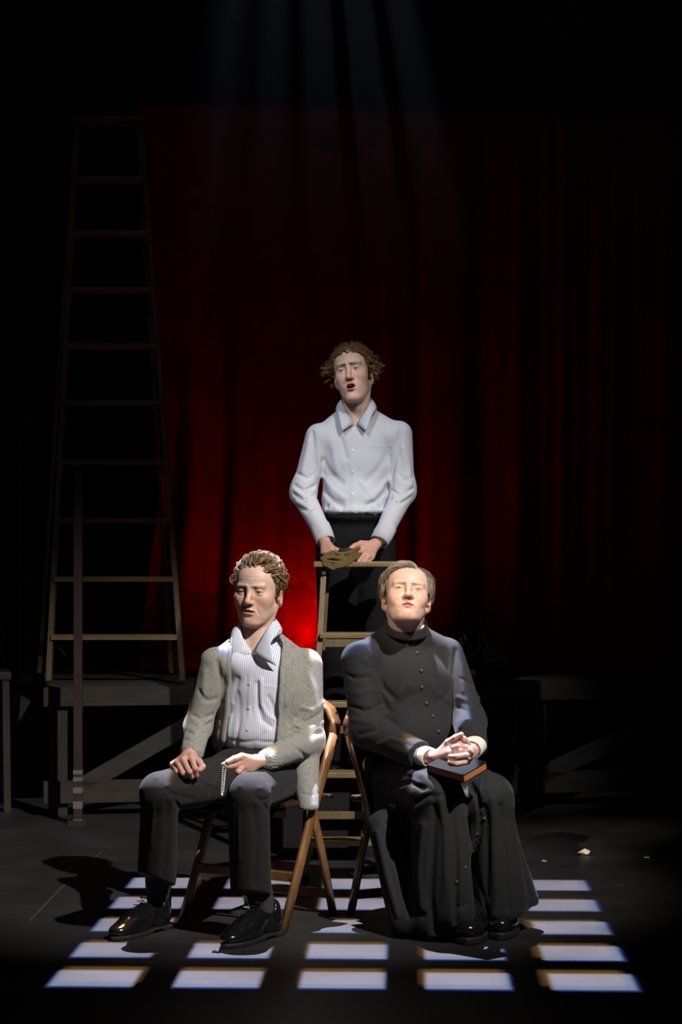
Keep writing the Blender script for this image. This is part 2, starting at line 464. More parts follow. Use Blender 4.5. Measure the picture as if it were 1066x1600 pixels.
X = c_a[0] + c_dir[0] * S + c_n[0] * off; Y = c_a[1] + c_dir[1] * S + c_n[1] * off
Z = topz + (botz - topz) * Vv
Vc = np.stack([X, Y, Z], -1).reshape(-1, 3)
ii, jj = np.meshgrid(np.arange(NV - 1), np.arange(NU - 1), indexing='ij')
Qc = np.stack([ii * NU + jj, (ii + 1) * NU + jj, (ii + 1) * NU + jj + 1, ii * NU + jj + 1], -1).reshape(-1, 4)
cur = link('stage_curtain', np_mesh('stage_curtain', Vc, Qc), M_red)
so = cur.modifiers.new('thick', 'SOLIDIFY'); so.thickness = 0.006
tag(cur, 'tall dark red stage curtain hanging in folds behind the standing man', 'curtain')
bt = MB().bar((-1.60, 11.06, 3.655), (2.75, 11.06 + 0.15 * 4.35, 3.655), 0.05, 0.088).build('curtain_batten', M_timber, bevel=0.004)
tag(bt, 'rough horizontal timber beam along the top of the red curtain', 'beam')

# ------------------------------------------------------------------ tall stepladder on the platform
def rail(mb, a, b, w, t):
    d = nrm(np.array(b) - np.array(a)); return mb.bar(a, b, w, t, up=(0, 1, 0))
LD0, LD1 = 10.22, 10.62
def lerp(a, b, t): return np.asarray(a) * (1 - t) + np.asarray(b) * t
bl, br = W(76, 1066, LD0), W(286, 1066, LD0); bl[2] = br[2] = PZ + 0.016
tl, tr = W(122, 192, LD1), W(221, 192, LD1)
lad = thing('tall_stepladder', 'tall old wooden stepladder standing on the platform beside the red curtain', 'ladder', ((bl[0] + br[0]) / 2, LD0, PZ))
base = np.array(lad.location)
for a, b in ((bl, tl), (br, tr)): rail(MB(), a - base, b - base, 0.026, 0.062).build('front_rail', M_ladder, lad, bevel=0.002)
for k, py in enumerate((282, 366, 455, 543, 632, 725, 817, 909, 1000)):
    z = None
    t = (py - 192) / (1066 - 192)
    for _ in range(20):                                # the step sits where the leaning rails cross that pixel row
        D = LD1 + (LD0 - LD1) * t; z = CAMH - (py - HY) * D / F; t = (tl[2] - z) / (tl[2] - PZ)
    L, R = lerp(tl, bl, t) - base, lerp(tr, br, t) - base
    MB().box((L[0] + 0.005, L[1] - 0.045, L[2] - 0.013), (R[0] - 0.005, R[1] + 0.045, L[2] + 0.013)).build('step', M_step, lad, bevel=0.002)
    if k % 2 == 0:
        MB().bar(L + [0.01, 0, -0.02], L + [0.07, 0.02, -0.09], 0.006, 0.006).build('brace_rod', M_metal, lad)
        MB().bar(R + [-0.01, 0, -0.02], R + [-0.07, 0.02, -0.09], 0.006, 0.006).build('brace_rod', M_metal, lad)
c0, c1 = tl - base, tr - base
MB().box((c0[0] - 0.02, c0[1] - 0.07, c0[2] - 0.01), (c1[0] + 0.01, c1[1] + 0.10, c0[2] + 0.025)).build('top_cap', M_ladder, lad, bevel=0.003)
for a, b in ((W(118, 205, 10.68), W(62, 1045, 10.90)), (W(216, 205, 10.68), W(268, 1045, 10.90))):
    b[2] = PZ + 0.012
    rail(MB(), a - base, b - base, 0.022, 0.045).build('rear_rail', M_ladder, lad, bevel=0.002)

# ------------------------------------------------------------------ slim post in front of the platform, frame and chair at the far left
p0 = floor_at(122, 1288)
post = thing('slim_timber_post', 'slim dark red-brown post with painted strips of light at its foot, before the ladder', 'post', p0)
hz = CAMH - (735 - HY) * p0[1] / F
MB().box((-0.02, -0.02, 0), (0.02, 0.02, hz)).build('shaft', M_darkpost, post, bevel=0.002)
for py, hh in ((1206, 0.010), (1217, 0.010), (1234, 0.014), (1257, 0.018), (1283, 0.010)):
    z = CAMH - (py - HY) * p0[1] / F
    MB().box((-0.0212, -0.0212, z - hh), (0.0212, 0.0212, z + hh)).build('light_strip', M_pale, post)  # strips of light falling on the post, put in as pale bands
MB().box((-0.045, -0.045, 0), (0.045, 0.045, 0.02)).build('foot_plate', M_darkpost, post)

fp = W(40, 305, 11.3)
frm = thing('timber_frame', 'dim grey timber upright with short cross arm at the far left', 'frame', (fp[0], fp[1], 0))
MB().box((-0.036, -0.03, 0), (0.036, 0.03, fp[2])).build('upright', M_timber_v, frm, bevel=0.003)
arm_z = CAMH - (310 - HY) * 11.3 / F
MB().box((0.036, -0.025, arm_z - 0.016), (0.21, 0.025, arm_z + 0.016)).build('cross_arm', M_timber, frm, bevel=0.002)

ch = floor_at(8, 1262)
sch = thing('side_chair', 'dark wooden chair cut off by the left picture edge', 'chair', (ch[0] - 0.19, ch[1], 0), math.radians(12))
sz = CAMH - (1047 - HY) * ch[1] / F
MB().box((-0.21, -0.20, sz - 0.04), (0.21, 0.20, sz)).build('seat', M_darkpost, sch, bevel=0.006)
for x in (-0.19, 0.19):
    for y in (-0.18, 0.18):
        MB().bar((x, y, 0), (x * 0.96, y * 0.96, sz - 0.04), 0.034, 0.034, up=(0, 1, 0)).build('leg', M_darkpost, sch)
for x in (-0.18, 0.18):
    MB().bar((x, 0.18, sz), (x, 0.22, sz + 0.25), 0.034, 0.03, up=(0, 1, 0)).build('back_post', M_timber_v, sch)
MB().bar((-0.17, 0.215, sz + 0.2), (0.17, 0.215, sz + 0.2), 0.02, 0.09).build('back_slat', M_darkpost, sch)
bp_ = W(26, 1107, 10.6)
plank = thing('loose_plank', 'grey end of a slanting plank between the far left chair and the platform', 'plank', (bp_[0], bp_[1], 0))
MB().bar((-0.42, 0.0, 0.0), (0.05, 0.06, bp_[2] + 0.05), 0.11, 0.03, up=(0, 1, 0)).build('board', M_timber, plank, bevel=0.003)

# ------------------------------------------------------------------ dried fan plant on the platform behind the priest
gp = W(747, 1062, 10.75); gp[2] = PZ
plant = thing('dried_fan_plant', 'dry straw-coloured fan-shaped plant standing on the platform behind the priest', 'plant', gp)
MB().lathe([(0.05, 0), (0.062, 0.015), (0.05, 0.05), (0.036, 0.06)], n=14).build('pot', M_darkpost, plant, smooth=True)
rs = random.Random(3)
for k in range(17):
    for row in (0, 1):
        if row and k % 2: continue
        t = (k / 16 - 0.5) * 2; a = t * 1.25 + rs.uniform(-.05, .05); L = (0.205 - 0.06 * abs(t)) * (0.85 if row else 1)
        yb = -0.05 if row else rs.uniform(-0.02, 0.03)
        base_p = np.array([t * 0.02, 0, 0.05]); pts = []
        for s in np.linspace(0, 1, 6):
            pts.append(base_p + np.array([math.sin(a) * L * s * (1 + 0.05 * s), yb * s * 2.0, math.cos(a) * L * s - 0.02 * s * s * abs(t)]))
        MB().sweep(pts, [0.008, 0.016, 0.022, 0.022, 0.016, 0.003], [0.003] * 6, (math.cos(a), 0, -math.sin(a)), n=6).build('leaf', M_frond, plant, smooth=True)

# ------------------------------------------------------------------ small wooden stepladder behind the two chairs
sl0, sl1 = 8.29, 8.60                                   # depth of its feet and of its top
tz = CAMH - (881 - HY) * sl1 / F
cx_t = (557 - CX) * sl1 / F
sl = thing('small_stepladder', 'small worn wooden stepladder between the two chairs, in front of the standing man', 'ladder', (cx_t, (sl0 + sl1) / 2, 0))
ym = (sl0 + sl1) / 2
wt, wb_ = 0.135, 0.205                                  # half widths at the top and the bottom
for s in (-1, 1):
    MB().bar((s * wb_, sl0 - ym, 0), (s * wt, sl1 - ym, tz - 0.012), 0.024, 0.062, up=(0, 1, 0)).build('front_rail', M_ladder, sl, bevel=0.002)
    MB().bar((s * (wb_ - 0.01), sl1 + 0.17 - ym, 0), (s * (wt - 0.015), sl1 + 0.06 - ym, tz - 0.03), 0.02, 0.04, up=(0, 1, 0)).build('rear_rail', M_ladder, sl, bevel=0.002)
MB().box((-0.178, sl1 - 0.075 - ym, tz - 0.012), (0.178, sl1 + 0.085 - ym, tz + 0.010)).build('top_step', M_step, sl, bevel=0.004)
for py in (993, 1101, 1211, 1317):
    t = 0.5
    for _ in range(20):
        D = sl1 + (sl0 - sl1) * t; z = CAMH - (py - HY) * (D - 0.05) / F; t = 1 - z / tz
    w = wt + (wb_ - wt) * t
    MB().box((-w, D - 0.055 - ym, z - 0.012), (w, D + 0.055 - ym, z + 0.010)).build('step', M_step, sl, bevel=0.003)
for t in (0.25, 0.55, 0.85):
    y = sl1 + 0.06 + 0.11 * t - ym; z = (tz - 0.03) * (1 - t); w = wt - 0.015 + (wb_ - wt) * t
    MB().box((-w, y - 0.008, z - 0.016), (w, y + 0.008, z + 0.016)).build('rear_rung', M_ladder, sl, bevel=0.002)
mb = MB().lathe([(0.009, 0), (0.009, 0.012), (0.006, 0.014)], c=(0, 0, 0), n=10, axis=1)
for s in (-1, 1):
    o = link('bolt', mb.mesh('bolt'), M_bright, sl, (s * (wt + 0.0), sl1 - 0.055 - ym, tz - 0.035))

RZ = 0.34
rb = MB().box((-0.25, 8.80, 0), (0.41, 9.20, RZ)).build('riser_block', mat_plain('black_box_paint', (0.002, 0.002, 0.002), rough=0.9), bevel=0.006)
tag(rb, 'low black riser under the standing man, behind the small stepladder', 'riser')

# ------------------------------------------------------------------ wooden folding chairs
def folding_chair(label, loc, rz, mat):
    t = thing('folding_chair', label, 'chair', loc, rz, 'wooden folding chairs')
    hw = 0.2125
    def side_path(s):
        return [(s * hw, -0.19, 0.0), (s * hw, -0.10, 0.18), (s * (hw + 0.002), 0.005, 0.40), (s * (hw + 0.006), 0.085, 0.56), (s * (hw + 0.010), 0.135, 0.655)]
    arc = [(s * x, 0.135 + 0.035 * q, z) for s, x, z, q in ((-1, hw + 0.004, 0.70, .5), (-1, hw - 0.025, 0.745, .8), (-1, 0.13, 0.775, 1), (1, 0.0, 0.785, 1.1), (1, 0.13, 0.775, 1), (1, hw - 0.025, 0.745, .8), (1, hw + 0.004, 0.70, .5))]
    for s in (-1, 1):
        MB().sweep(side_path(s), [0.042, 0.042, 0.044, 0.048, 0.050], [0.022] * 5, (0, 1, 0.45)).build('front_leg', mat, t, smooth=True)
        MB().sweep([(s * (hw - 0.028), 0.190, 0.0), (s * (hw - 0.028), 0.115, 0.22), (s * (hw - 0.028), 0.035, 0.425)], 0.038, 0.020, (0, 1, 0.6)).build('rear_leg', mat, t, smooth=True)
    top = [side_path(-1)[-1]] + arc + [side_path(1)[-1]]
    MB().sweep(top, [0.050, 0.050, 0.048, 0.046, 0.046, 0.046, 0.048, 0.050, 0.050], [0.022] * 9, lambda i: (0, 1, 0.3)).build('back_hoop', mat, t, smooth=True)
    mb = MB()
    n = 9
    V = []; Q = []
    for i in range(n):
        x = -hw + 2 * hw * i / (n - 1); bow = 0.028 * (1 - (x / hw) ** 2)
        for dy in (0, 0.010):
            for z in (0.575, 0.735): V.append((x, 0.118 + bow + dy + (z - 0.575) * 0.28, z))
    for i in range(n - 1):
        a, b = i * 4, i * 4 + 4
        Q += [(a, b, b + 1, a + 1), (a + 2, a + 3, b + 3, b + 2), (a + 1, b + 1, b + 3, a + 3), (a, a + 2, b + 2, b)]
    Q += [(0, 1, 3, 2), ((n - 1) * 4, (n - 1) * 4 + 2, (n - 1) * 4 + 3, (n - 1) * 4 + 1)]
    mb.add(V, Q); mb.build('back_panel', mat, t, smooth=False)
    MB().box((-hw + 0.013, -0.15, 0.418), (hw - 0.013, 0.17, 0.438)).build('seat', M_seat, t, bevel=0.006)
    MB().box((-hw + 0.013, -0.145, 0.385), (hw - 0.013, -0.125, 0.418)).build('seat_rail', M_seat, t, bevel=0.003)
    MB().bar((-hw, -0.105, 0.175), (hw, -0.105, 0.175), 0.020, 0.034).build('stretcher', mat, t, bevel=0.003)
    MB().bar((-hw + 0.03, 0.165, 0.075), (hw - 0.03, 0.165, 0.075), 0.018, 0.032).build('stretcher', mat, t, bevel=0.003)
    MB().bar((-hw + 0.03, 0.135, 0.165), (hw - 0.03, 0.135, 0.165), 0.018, 0.032).build('stretcher', mat, t, bevel=0.003)
    return t
folding_chair('wooden folding chair with a hooped back under the man in the grey cardigan', (-0.285, 7.43, 0), math.radians(-31), M_chair)
folding_chair('dark wooden folding chair with a hooped back under the priest', (0.290, 7.40, 0), math.radians(30), M_chair_dark)

# ------------------------------------------------------------------ scraps on the floor
rs = random.Random(8)
def scrap(name, px, py, size, mat, label, cat, group=None, h=0.012):
    c = floor_at(px, py); n = 9; V = [(0, 0, h)]; 
    for k in range(n):
        a = 2 * math.pi * k / n; r = size * rs.uniform(0.45, 1.0)
        V.append((r * math.cos(a), r * math.sin(a) * 0.7, rs.uniform(0.0, h * 0.6) + 0.001))
    V.append((0, 0, 0.0005))
    Fs = [(0, 1 + k, 1 + (k + 1) % n) for k in range(n)] + [(n + 1, 1 + (k + 1) % n, 1 + k) for k in range(n)]
    o = link(name, MB().add(V, Fs).mesh(name), mat, None, c)
    return tag(o, label, cat, group)
scrap('paper_scrap', 914, 1336, 0.042, M_paper, 'crumpled torn pale paper scrap, largest on the floor right of the priest', 'paper scrap', 'paper scraps on the floor', 0.028)
scrap('paper_scrap', 1010, 1342, 0.024, M_paper, 'small flat pale paper scrap near the right edge of the floor', 'paper scrap', 'paper scraps on the floor')
scrap('paper_scrap', 850, 1348, 0.014, M_paper, 'tiny pale paper fleck on the floor nearest the cassock hem', 'paper scrap', 'paper scraps on the floor')
scrap('tape_scrap', 1017, 1310, 0.024, M_tape, 'dark red tape scrap on the floor, farthest right and back', 'tape', 'red tape scraps on the floor', 0.003)
scrap('tape_scrap', 968, 1384, 0.024, M_tape, 'dark red tape scrap on the floor right of the light patches', 'tape', 'red tape scraps on the floor', 0.003)
scrap('tape_scrap', 527, 1427, 0.018, M_tape, 'bright red tape scrap beside the rear chair leg between the chairs', 'tape', 'red tape scraps on the floor', 0.003)

# ------------------------------------------------------------------ stage lights
def lamp_body(name, label, loc, aim, L, r):
    t = thing(name, label, 'stage light', loc)
    R = (Vector(aim) - Vector(loc)).to_track_quat('-Z', 'Y').to_matrix()
    mb = MB(); n = 20                                   # open-ended can around the lamp
    prof = [(0.02, L), (r, L * 0.9), (r, -0.02), (r - 0.004, -0.02), (r - 0.004, L * 0.86), (0.015, L * 0.94)]
    V = []; Fs = []
    for rr, z in prof:
        for k in range(n):
            a = 2 * math.pi * k / n; V.append(tuple(R @ Vector((rr * math.cos(a), rr * math.sin(a), z))))
    for i in range(len(prof) - 1):
        for k in range(n): Fs.append((i * n + k, i * n + (k + 1) % n, (i + 1) * n + (k + 1) % n, (i + 1) * n + k))
    mb.add(V, Fs); mb.build('housing', M_metal, t, smooth=True)
    return t, R
def grid_plate(xs, ys, holes, z, half):
    """flat metal plate with rectangular openings: xs, ys cut lines, holes a set of cells"""
    V = []; Fs = []
    X = [-half] + xs + [half]; Y = [-half] + ys + [half]; th = 0.0006
    idx = {}
    for k, zz in enumerate((z, z - th)):
        for i, x in enumerate(X):
            for j, y in enumerate(Y): idx[i, j, k] = len(V); V.append((x, y, zz))
    for i in range(len(X) - 1):
        for j in range(len(Y) - 1):
            if (i, j) in holes: continue
            Fs.append(tuple(idx[q] for q in ((i, j, 0), (i + 1, j, 0), (i + 1, j + 1, 0), (i, j + 1, 0))))
            Fs.append(tuple(idx[q] for q in ((i, j, 1), (i, j + 1, 1), (i + 1, j + 1, 1), (i + 1, j, 1))))
    return V, Fs
proj, _ = lamp_body('pattern_projector', 'black overhead projector spotlight with a window-pattern plate, above the frame', GOBO, (GOBO[0], GOBO[1], 0), 0.30, 0.20)
PD = 0.35
k_ = PD / GOBO[2]
ga = math.radians(-2.0)
gx0, gy0 = 0.036, 7.25                                  # middle of the pattern on the floor
cols_ = [gx0 + (i - 2) * 0.385 for i in range(5)]; rows_ = [gy0 + (j - 2) * 0.434 for j in range(5)]
xs = []; ys = []
for c in cols_: xs += [(c - 0.130 - GOBO[0]) * k_, (c + 0.130 - GOBO[0]) * k_]
for r in rows_: ys += [(r - 0.118 - GOBO[1]) * k_, (r + 0.118 - GOBO[1]) * k_]
Vg, Fg = grid_plate(xs, ys, {(1 + 2 * i, 1 + 2 * j) for i in range(5) for j in range(5)}, -PD, 0.21)
pc = np.array([(gx0 - GOBO[0]) * k_, (gy0 - GOBO[1]) * k_])
Vg = [(pc[0] + (x - pc[0]) * math.cos(ga) - (y - pc[1]) * math.sin(ga), pc[1] + (x - pc[0]) * math.sin(ga) + (y - pc[1]) * math.cos(ga), z) for x, y, z in Vg]
MB().add(Vg, Fg).build('pattern_plate', M_black, proj)
slot_fix, R_ = lamp_body('slotted_spotlight', 'black front spotlight with slotted plate, outside the frame', SLOT, SLOT_AIM, 0.30, 0.10)
k2 = 0.30 / float(np.linalg.norm(np.array(SLOT_AIM) - np.array(SLOT)))
xs = [-0.13 * k2, 0.40 * k2]; ys = [-0.30 * k2, -0.035 * k2, 0.035 * k2, 0.30 * k2]
Vs, Fs_ = grid_plate(xs, ys, {(1, 1), (1, 3)}, -0.30, 0.10)
MB().add([tuple(R_ @ Vector(v)) for v in Vs], Fs_).build('slot_plate', M_black, slot_fix)
lamp_body('front_spotlight', 'black key spotlight high at front right, outside the frame', KEY_LOC, KEY_AIM, 0.32, 0.13)
lampf = thing('floor_lamp', 'small black floor lamp glowing red on the platform behind the seated cardigan man', 'stage light', (RED[0], RED[1], PZ))
MB().lathe([(0.05, 0.0), (0.05, 0.012), (0.012, 0.018), (0.012, 0.05), (0.045, 0.06), (0.055, 0.10), (0.055, 0.13)], n=16).build('housing', M_metal, lampf, smooth=True)
# ------------------------------------------------------------------ people: heads
CR_C, CR_R = np.array([0, 0.015, 0.036]), np.array([0.0755, 0.098, 0.084])
def mixc(a, b, w): return a * (1 - w[:, None]) + np.asarray(b, f32) * w[:, None]
class Head:
    """head in its own frame: eyes at z = 0, face towards -Y; sx widens, jaw / chin / mouth adjust the likeness"""
    def __init__(s, **k):
        s.jaw = 0.050; s.jawdrop = 0.0; s.mouth_open = 0.0; s.frown = 0.0; s.cheek = 0.0; s.lid_u = 0.0040; s.lid_l = -0.0048
        s.nose_r = 0.0105; s.nose_len = 0.037; s.lipfull = 1.0; s.jowl = 0.0; s.folds = []; s.brow_raise = 0.0; s.neck = None; s.neck_r = (0.054, 0.060)
        s.skin = (0.62, 0.36, 0.26); s.lip = (0.50, 0.17, 0.14); s.blush = (0.60, 0.24, 0.18); s.brow = (0.16, 0.085, 0.04); s.brow_w = 0.85
        s.brow_tilt = 0.0; s.fill_x = 0.032; s.mw = 0.0245; s.ear_z = -0.012; s.brow_r = 0.0092; s.chin_boss = 0.0; s.apple = 0.013; s.mcy = -0.0855; s.cr = 0.0030; s.sx = 1.0; s.skew = 0.0
        for a, b in k.items(): setattr(s, a, b)
    def f(s, P):
        P = P.copy(); P[:, 0] /= s.sx
        Q = P.copy(); Q[:, 0] = np.abs(Q[:, 0])            # mirrored half
        jd = s.jawdrop
        d = ell(P, CR_C, CR_R)
        d = smin(d, ell(P, (0, -0.036, 0.034), (0.062, 0.053, 0.060)), 0.03)
        d = smin(d, ell(P, (0, -0.030, -0.034), (0.059, 0.057, 0.076)), 0.03)
        d = smin(d, ell(Q, (s.fill_x, -0.036, -0.052), (0.022, 0.036, 0.042)), 0.03)       # cheek
        d = smin(d, rc(Q, (s.jaw, 0.006, -0.056), (0.015, -0.066, -0.103 - jd), 0.016, 0.014), 0.03)
        d = smin(d, ell(P, (0, -0.074, -0.103 - jd), (0.022, 0.019, 0.017)), 0.018)
        d = smin(d, ell(P, (0, -0.030, -0.098 - jd), (0.034, 0.040, 0.014)), 0.025)        # floor of the mouth
        d = smin(d, ell(Q, (0.041, -0.056, -0.024), (0.020, 0.024, 0.019)), 0.03)          # cheekbone
        d = smin(d, ell(P, (0, -0.072, -0.067 - jd * 0.4), (0.033, 0.024, 0.028)), 0.02)   # muzzle
        if s.jowl: d = smin(d, ell(Q, (0.036, -0.042, -0.080), (0.024, 0.032, 0.022 + s.jowl)), 0.02)
        if s.cheek: d = smin(d, ell(Q, (0.036, -0.070, -0.040), (0.020, 0.017, 0.020)), 0.018)
        br = s.brow_raise
        d = smin(d, rc(Q, (0.012, -0.0895, 0.0165 + br * 0.5 - s.brow_tilt), (0.044, -0.077, 0.019 + br), s.brow_r, 0.0078), 0.012)
        # eye sockets, lids
        d = smax(d, -ell(Q, (0.0325, -0.101, 0.001), (0.0215, 0.0195, 0.0135)), 0.011)
        d = smax(d, -ell(Q, (0.016, -0.099, 0.004), (0.008, 0.010, 0.012)), 0.010)
        c = np.array([0.0315, -0.0755, 0.0], f32); q = Q - c
        r = ln(q); xx = (q[:, 0] / 0.014) ** 2
        up = smax(r - 0.0148, (s.lid_u - 0.0038 * xx) - q[:, 2], 0.0015)
        lo = smax(r - 0.0142, q[:, 2] - (s.lid_l + 0.0030 * xx), 0.0015)
        d = smin(d, smin(up, lo, 0.001), 0.005)
        # nose
        nl = s.nose_len
        d = smin(d, rc(P, (0, -0.086, 0.010), (0, -0.1085, -nl + 0.006), 0.0075, 0.0085), 0.012)
        d = smin(d, ell(P, (0, -0.1105, -nl), (s.nose_r, s.nose_r * 0.95, s.nose_r * 0.85)), 0.007)
        d = smin(d, ell(Q, (0.0125, -0.0985, -nl - 0.003), (0.0072, 0.0105, 0.0075)), 0.006)
        d = smax(d, -ell(Q, (0.0068, -0.1035, -nl - 0.0105), (0.0036, 0.0055, 0.0045)), 0.003)
        # mouth
        mz = -0.0665; fr = s.frown; lf = s.lipfull; mo = s.mouth_open; sk = s.skew
        mzx = mz + sk * P[:, 0]
        cor = (s.mw, s.mcy, mz - fr)
        Qm = Q.copy(); Qm[:, 2] -= sk * P[:, 0]
        d = smin(d, rc(Qm, (0.003, -0.0975, mz + 0.0058 + mo * 0.3), cor, 0.0056 * lf, s.cr), 0.006)
        d = smin(d, rc(Qm, (0.003, -0.0955, mz - 0.0070 - mo - jd * 0.5), cor, 0.0068 * lf, s.cr), 0.006)
        ht = 0.0016 + mo * 0.75
        d = smax(d, -ell(Qm, (0, -0.098, mz - mo * 0.35 - jd * 0.2 - fr * 0.2), (s.mw * 0.92 if mo < 0.003 else 0.0190, 0.013 + mo, ht)), 0.0028)
        if mo < 0.003: d = d - fold(Qm, [(0, -0.0985, mz + 0.0005), (s.mw * 0.5, -0.0945, mz - fr * 0.3), (s.mw * 1.04, -0.0850, mz - fr * 1.05)], 0.0022, -0.0028 - 0.10 * fr)
        d = smax(d, -ell(P, (0, -0.1015, -0.0515), (0.0035, 0.004, 0.008)), 0.005)         # philtrum
        d = smax(d, -ell(P, (0, -0.101, -0.0865 - jd * 0.8), (0.016, 0.008, 0.0055)), 0.008) # below the lip
        if s.chin_boss: d = smin(d, ell(P, (0, -0.088, -0.096), (0.013, 0.009, 0.011)), 0.008) - 0.0
        # ears
        a = 0.25; Re = np.array([[1, 0, 0], [0, math.cos(a), -math.sin(a)], [0, math.sin(a), math.cos(a)]])
        Rz = np.array([[math.cos(0.35), math.sin(0.35), 0], [-math.sin(0.35), math.cos(0.35), 0], [0, 0, 1]])
        Re = Rz.T @ Re
        e = ell(Q, (0.0775, 0.018, s.ear_z), (0.0085, 0.0175, 0.0315), Re)
        e = smax(e, -ell(Q, (0.0840, 0.012, s.ear_z + 0.002), (0.0065, 0.0105, 0.0200), Re), 0.004)
        e = smin(e, ell(Q, (0.075, 0.006, s.ear_z - 0.004), (0.007, 0.006, 0.008)), 0.004)
        d = smin(d, e, 0.006)
        for pts, w, am in s.folds:
            d = d - fold(P, pts, w, am)
        if s.neck is not None:
            nb = s.neck
            n = rc(P, (0, 0.026, -0.062), nb, *s.neck_r)
            n = smin(n, rc(Q, (0.058, 0.022, -0.045), (0.016, nb[1] - 0.045, nb[2]), 0.012, 0.010), 0.02)
            if s.apple: n = smin(n, ell(P, (0, -0.022 + nb[1] * 0.3, -0.135), (s.apple, 0.012, 0.016)), 0.02)
            d = smin(d, n, 0.014)
        return d * 0.9
    def color(s, P):
        P = P.copy(); P[:, 0] /= s.sx
        Q = P.copy(); Q[:, 0] = np.abs(Q[:, 0]); jd = s.jawdrop
        C = np.tile(np.array(s.skin, f32), (len(P), 1))
        g = lambda d, w: np.exp(-(np.maximum(d, 0) / w) ** 2)
        C = mixc(C, s.blush, 0.55 * g(ln(Q - np.array([0.040, -0.078, -0.034], f32)) - 0.008, 0.018))
        C = mixc(C, s.blush, 0.55 * g(ln(P - np.array([0, -0.112, -s.nose_len], f32)) - 0.006, 0.011))
        C = mixc(C, s.blush, 0.6 * g(ln(Q - np.array([0.082, 0.016, -0.010], f32)) - 0.016, 0.016))
        C = mixc(C, s.blush, 0.25 * g(ln(P - np.array([0, -0.085, -0.10], f32)) - 0.010, 0.02))
        C = mixc(C, np.array(s.skin) * np.array([0.86, 0.74, 0.70]), 0.5 * g(ln(Q - np.array([0.0325, -0.084, -0.006], f32)) - 0.010, 0.010))
        mz = -0.0665; Qm = Q.copy(); Qm[:, 2] -= s.skew * P[:, 0]; cor = (s.mw, s.mcy, mz - s.frown)
        d1, t1 = seg(Qm, (0.0, -0.0995, mz + 0.0040 + s.mouth_open * 0.3), cor)
        d2, t2 = seg(Qm, (0.0, -0.0980, mz - 0.0062 - s.mouth_open - jd * 0.5), cor)
        w = np.maximum(g(d1 - 0.0056 * s.lipfull * (1 - 0.7 * t1), 0.0013), g(d2 - 0.0066 * s.lipfull * (1 - 0.7 * t2), 0.0014))
        C = mixc(C, s.lip, 0.9 * w)
        if s.mouth_open > 0.003:
            C = mixc(C, (0.07, 0.012, 0.010), g(ell(Qm, (0, -0.088, mz - s.mouth_open * 0.35), (0.019, 0.012, 0.0016 + s.mouth_open * 0.72)), 0.0012))
        br = s.brow_raise
        sd, t = seg(Q, (0.012, -0.095, 0.0175 + br * 0.5 - s.brow_tilt), (0.047, -0.078, 0.0195 + br))
        zz = np.abs(P[:, 2] - (0.0185 + br * 0.6 - s.brow_tilt * 0.6 + t * (0.003 + s.brow_tilt * 0.6))) 
        w = g(sd - 0.004, 0.004) * g(zz - 0.0026, 0.0024)
        C = mixc(C, s.brow, s.brow_w * w)
        # lash line
        q = Q - np.array([0.0315, -0.0755, 0], f32); xx = (q[:, 0] / 0.014) ** 2
        w = g(np.abs(q[:, 2] - (s.lid_u - 0.0038 * xx)) - 0.0006, 0.0010) * g(ln(q) - 0.0152, 0.001)
        C = mixc(C, (0.10, 0.05, 0.035), 0.6 * w)
        mott = 0.04 * wob(P, 0.012, 2.0)
        return np.clip(C * (1 + mott[:, None]), 0, 1)
def hair_locks(n, seed, start, flow, K, step, lift, wave, wlen, rad, jitter=0.25, rr=(0.75, 1.2), grav=0.0):
    """strands that run over the skull: start(rng, n) -> points, flow(P) -> direction, lift(t) height over the scalp"""
    r = np.random.RandomState(seed)
    P = start(r, n); n = len(P)
    L = np.zeros((n, K, 3)); J = r.normal(0, jitter, (n, 3)); phs = r.uniform(0, 6.28, n); wl = wlen * r.uniform(0.8, 1.25, n)
    lf = r.uniform(0.7, 1.25, n)
    for k in range(K):
        t = k / (K - 1)
        q = (P - CR_C) / CR_R; k0 = np.linalg.norm(q, axis=1, keepdims=True)
        N = q / CR_R; N /= np.linalg.norm(N, axis=1, keepdims=True)
        base = CR_C + (P - CR_C) / k0
        d = flow(P) + J; d = d - N * np.sum(d * N, 1, keepdims=True); d /= np.maximum(np.linalg.norm(d, axis=1, keepdims=True), 1e-6)
        b = np.cross(d, N); ph = phs + 2 * np.pi * k * step / wl
        h = lift(t) * lf
        L[:, k] = base + N * (h + wave * np.sin(ph) * min(1, t * 4))[:, None] + b * (wave * np.cos(ph) * min(1, t * 4))[:, None] + np.array([0, 0, -grav * t * t])
        P = base + d * step
    R = rad * r.uniform(rr[0], rr[1], (n, 1)) * np.interp(np.linspace(0, 1, K), [0, 0.15, 0.7, 1], [0.6, 1, 0.9, 0.25])[None]
    return L, R
def clumps(L, R, per, spread, rad, seed):
    """thickens guide strands into locks of fine hairs"""
    r = np.random.RandomState(seed); G, K, _ = L.shape
    t = np.linspace(0, 1, K); prof = np.interp(t, [0, 0.35, 1], [0.9, 1.0, 0.35])
    o = r.normal(0, 1, (G, per, 3)); o /= np.maximum(np.linalg.norm(o, axis=2, keepdims=True), 1e-6); o *= spread * r.uniform(0.2, 1, (G, per, 1))
    o2 = o + r.normal(0, spread * 0.35, (G, per, 3))
    M = L[:, None] + (o[:, :, None] * (1 - t)[None, None, :, None] + o2[:, :, None] * t[None, None, :, None]) * prof[None, None, :, None]
    M = M + (L[:, None] - L[:, None, :1]) * r.uniform(-0.12, 0.10, (G, per, 1, 1))
    RR = rad * r.uniform(0.7, 1.25, (G, per, 1)) * np.interp(t, [0, 0.15, 0.75, 1], [0.7, 1, 0.9, 0.25])[None, None]
    return M.reshape(G * per, K, 3), RR.reshape(G * per, K)
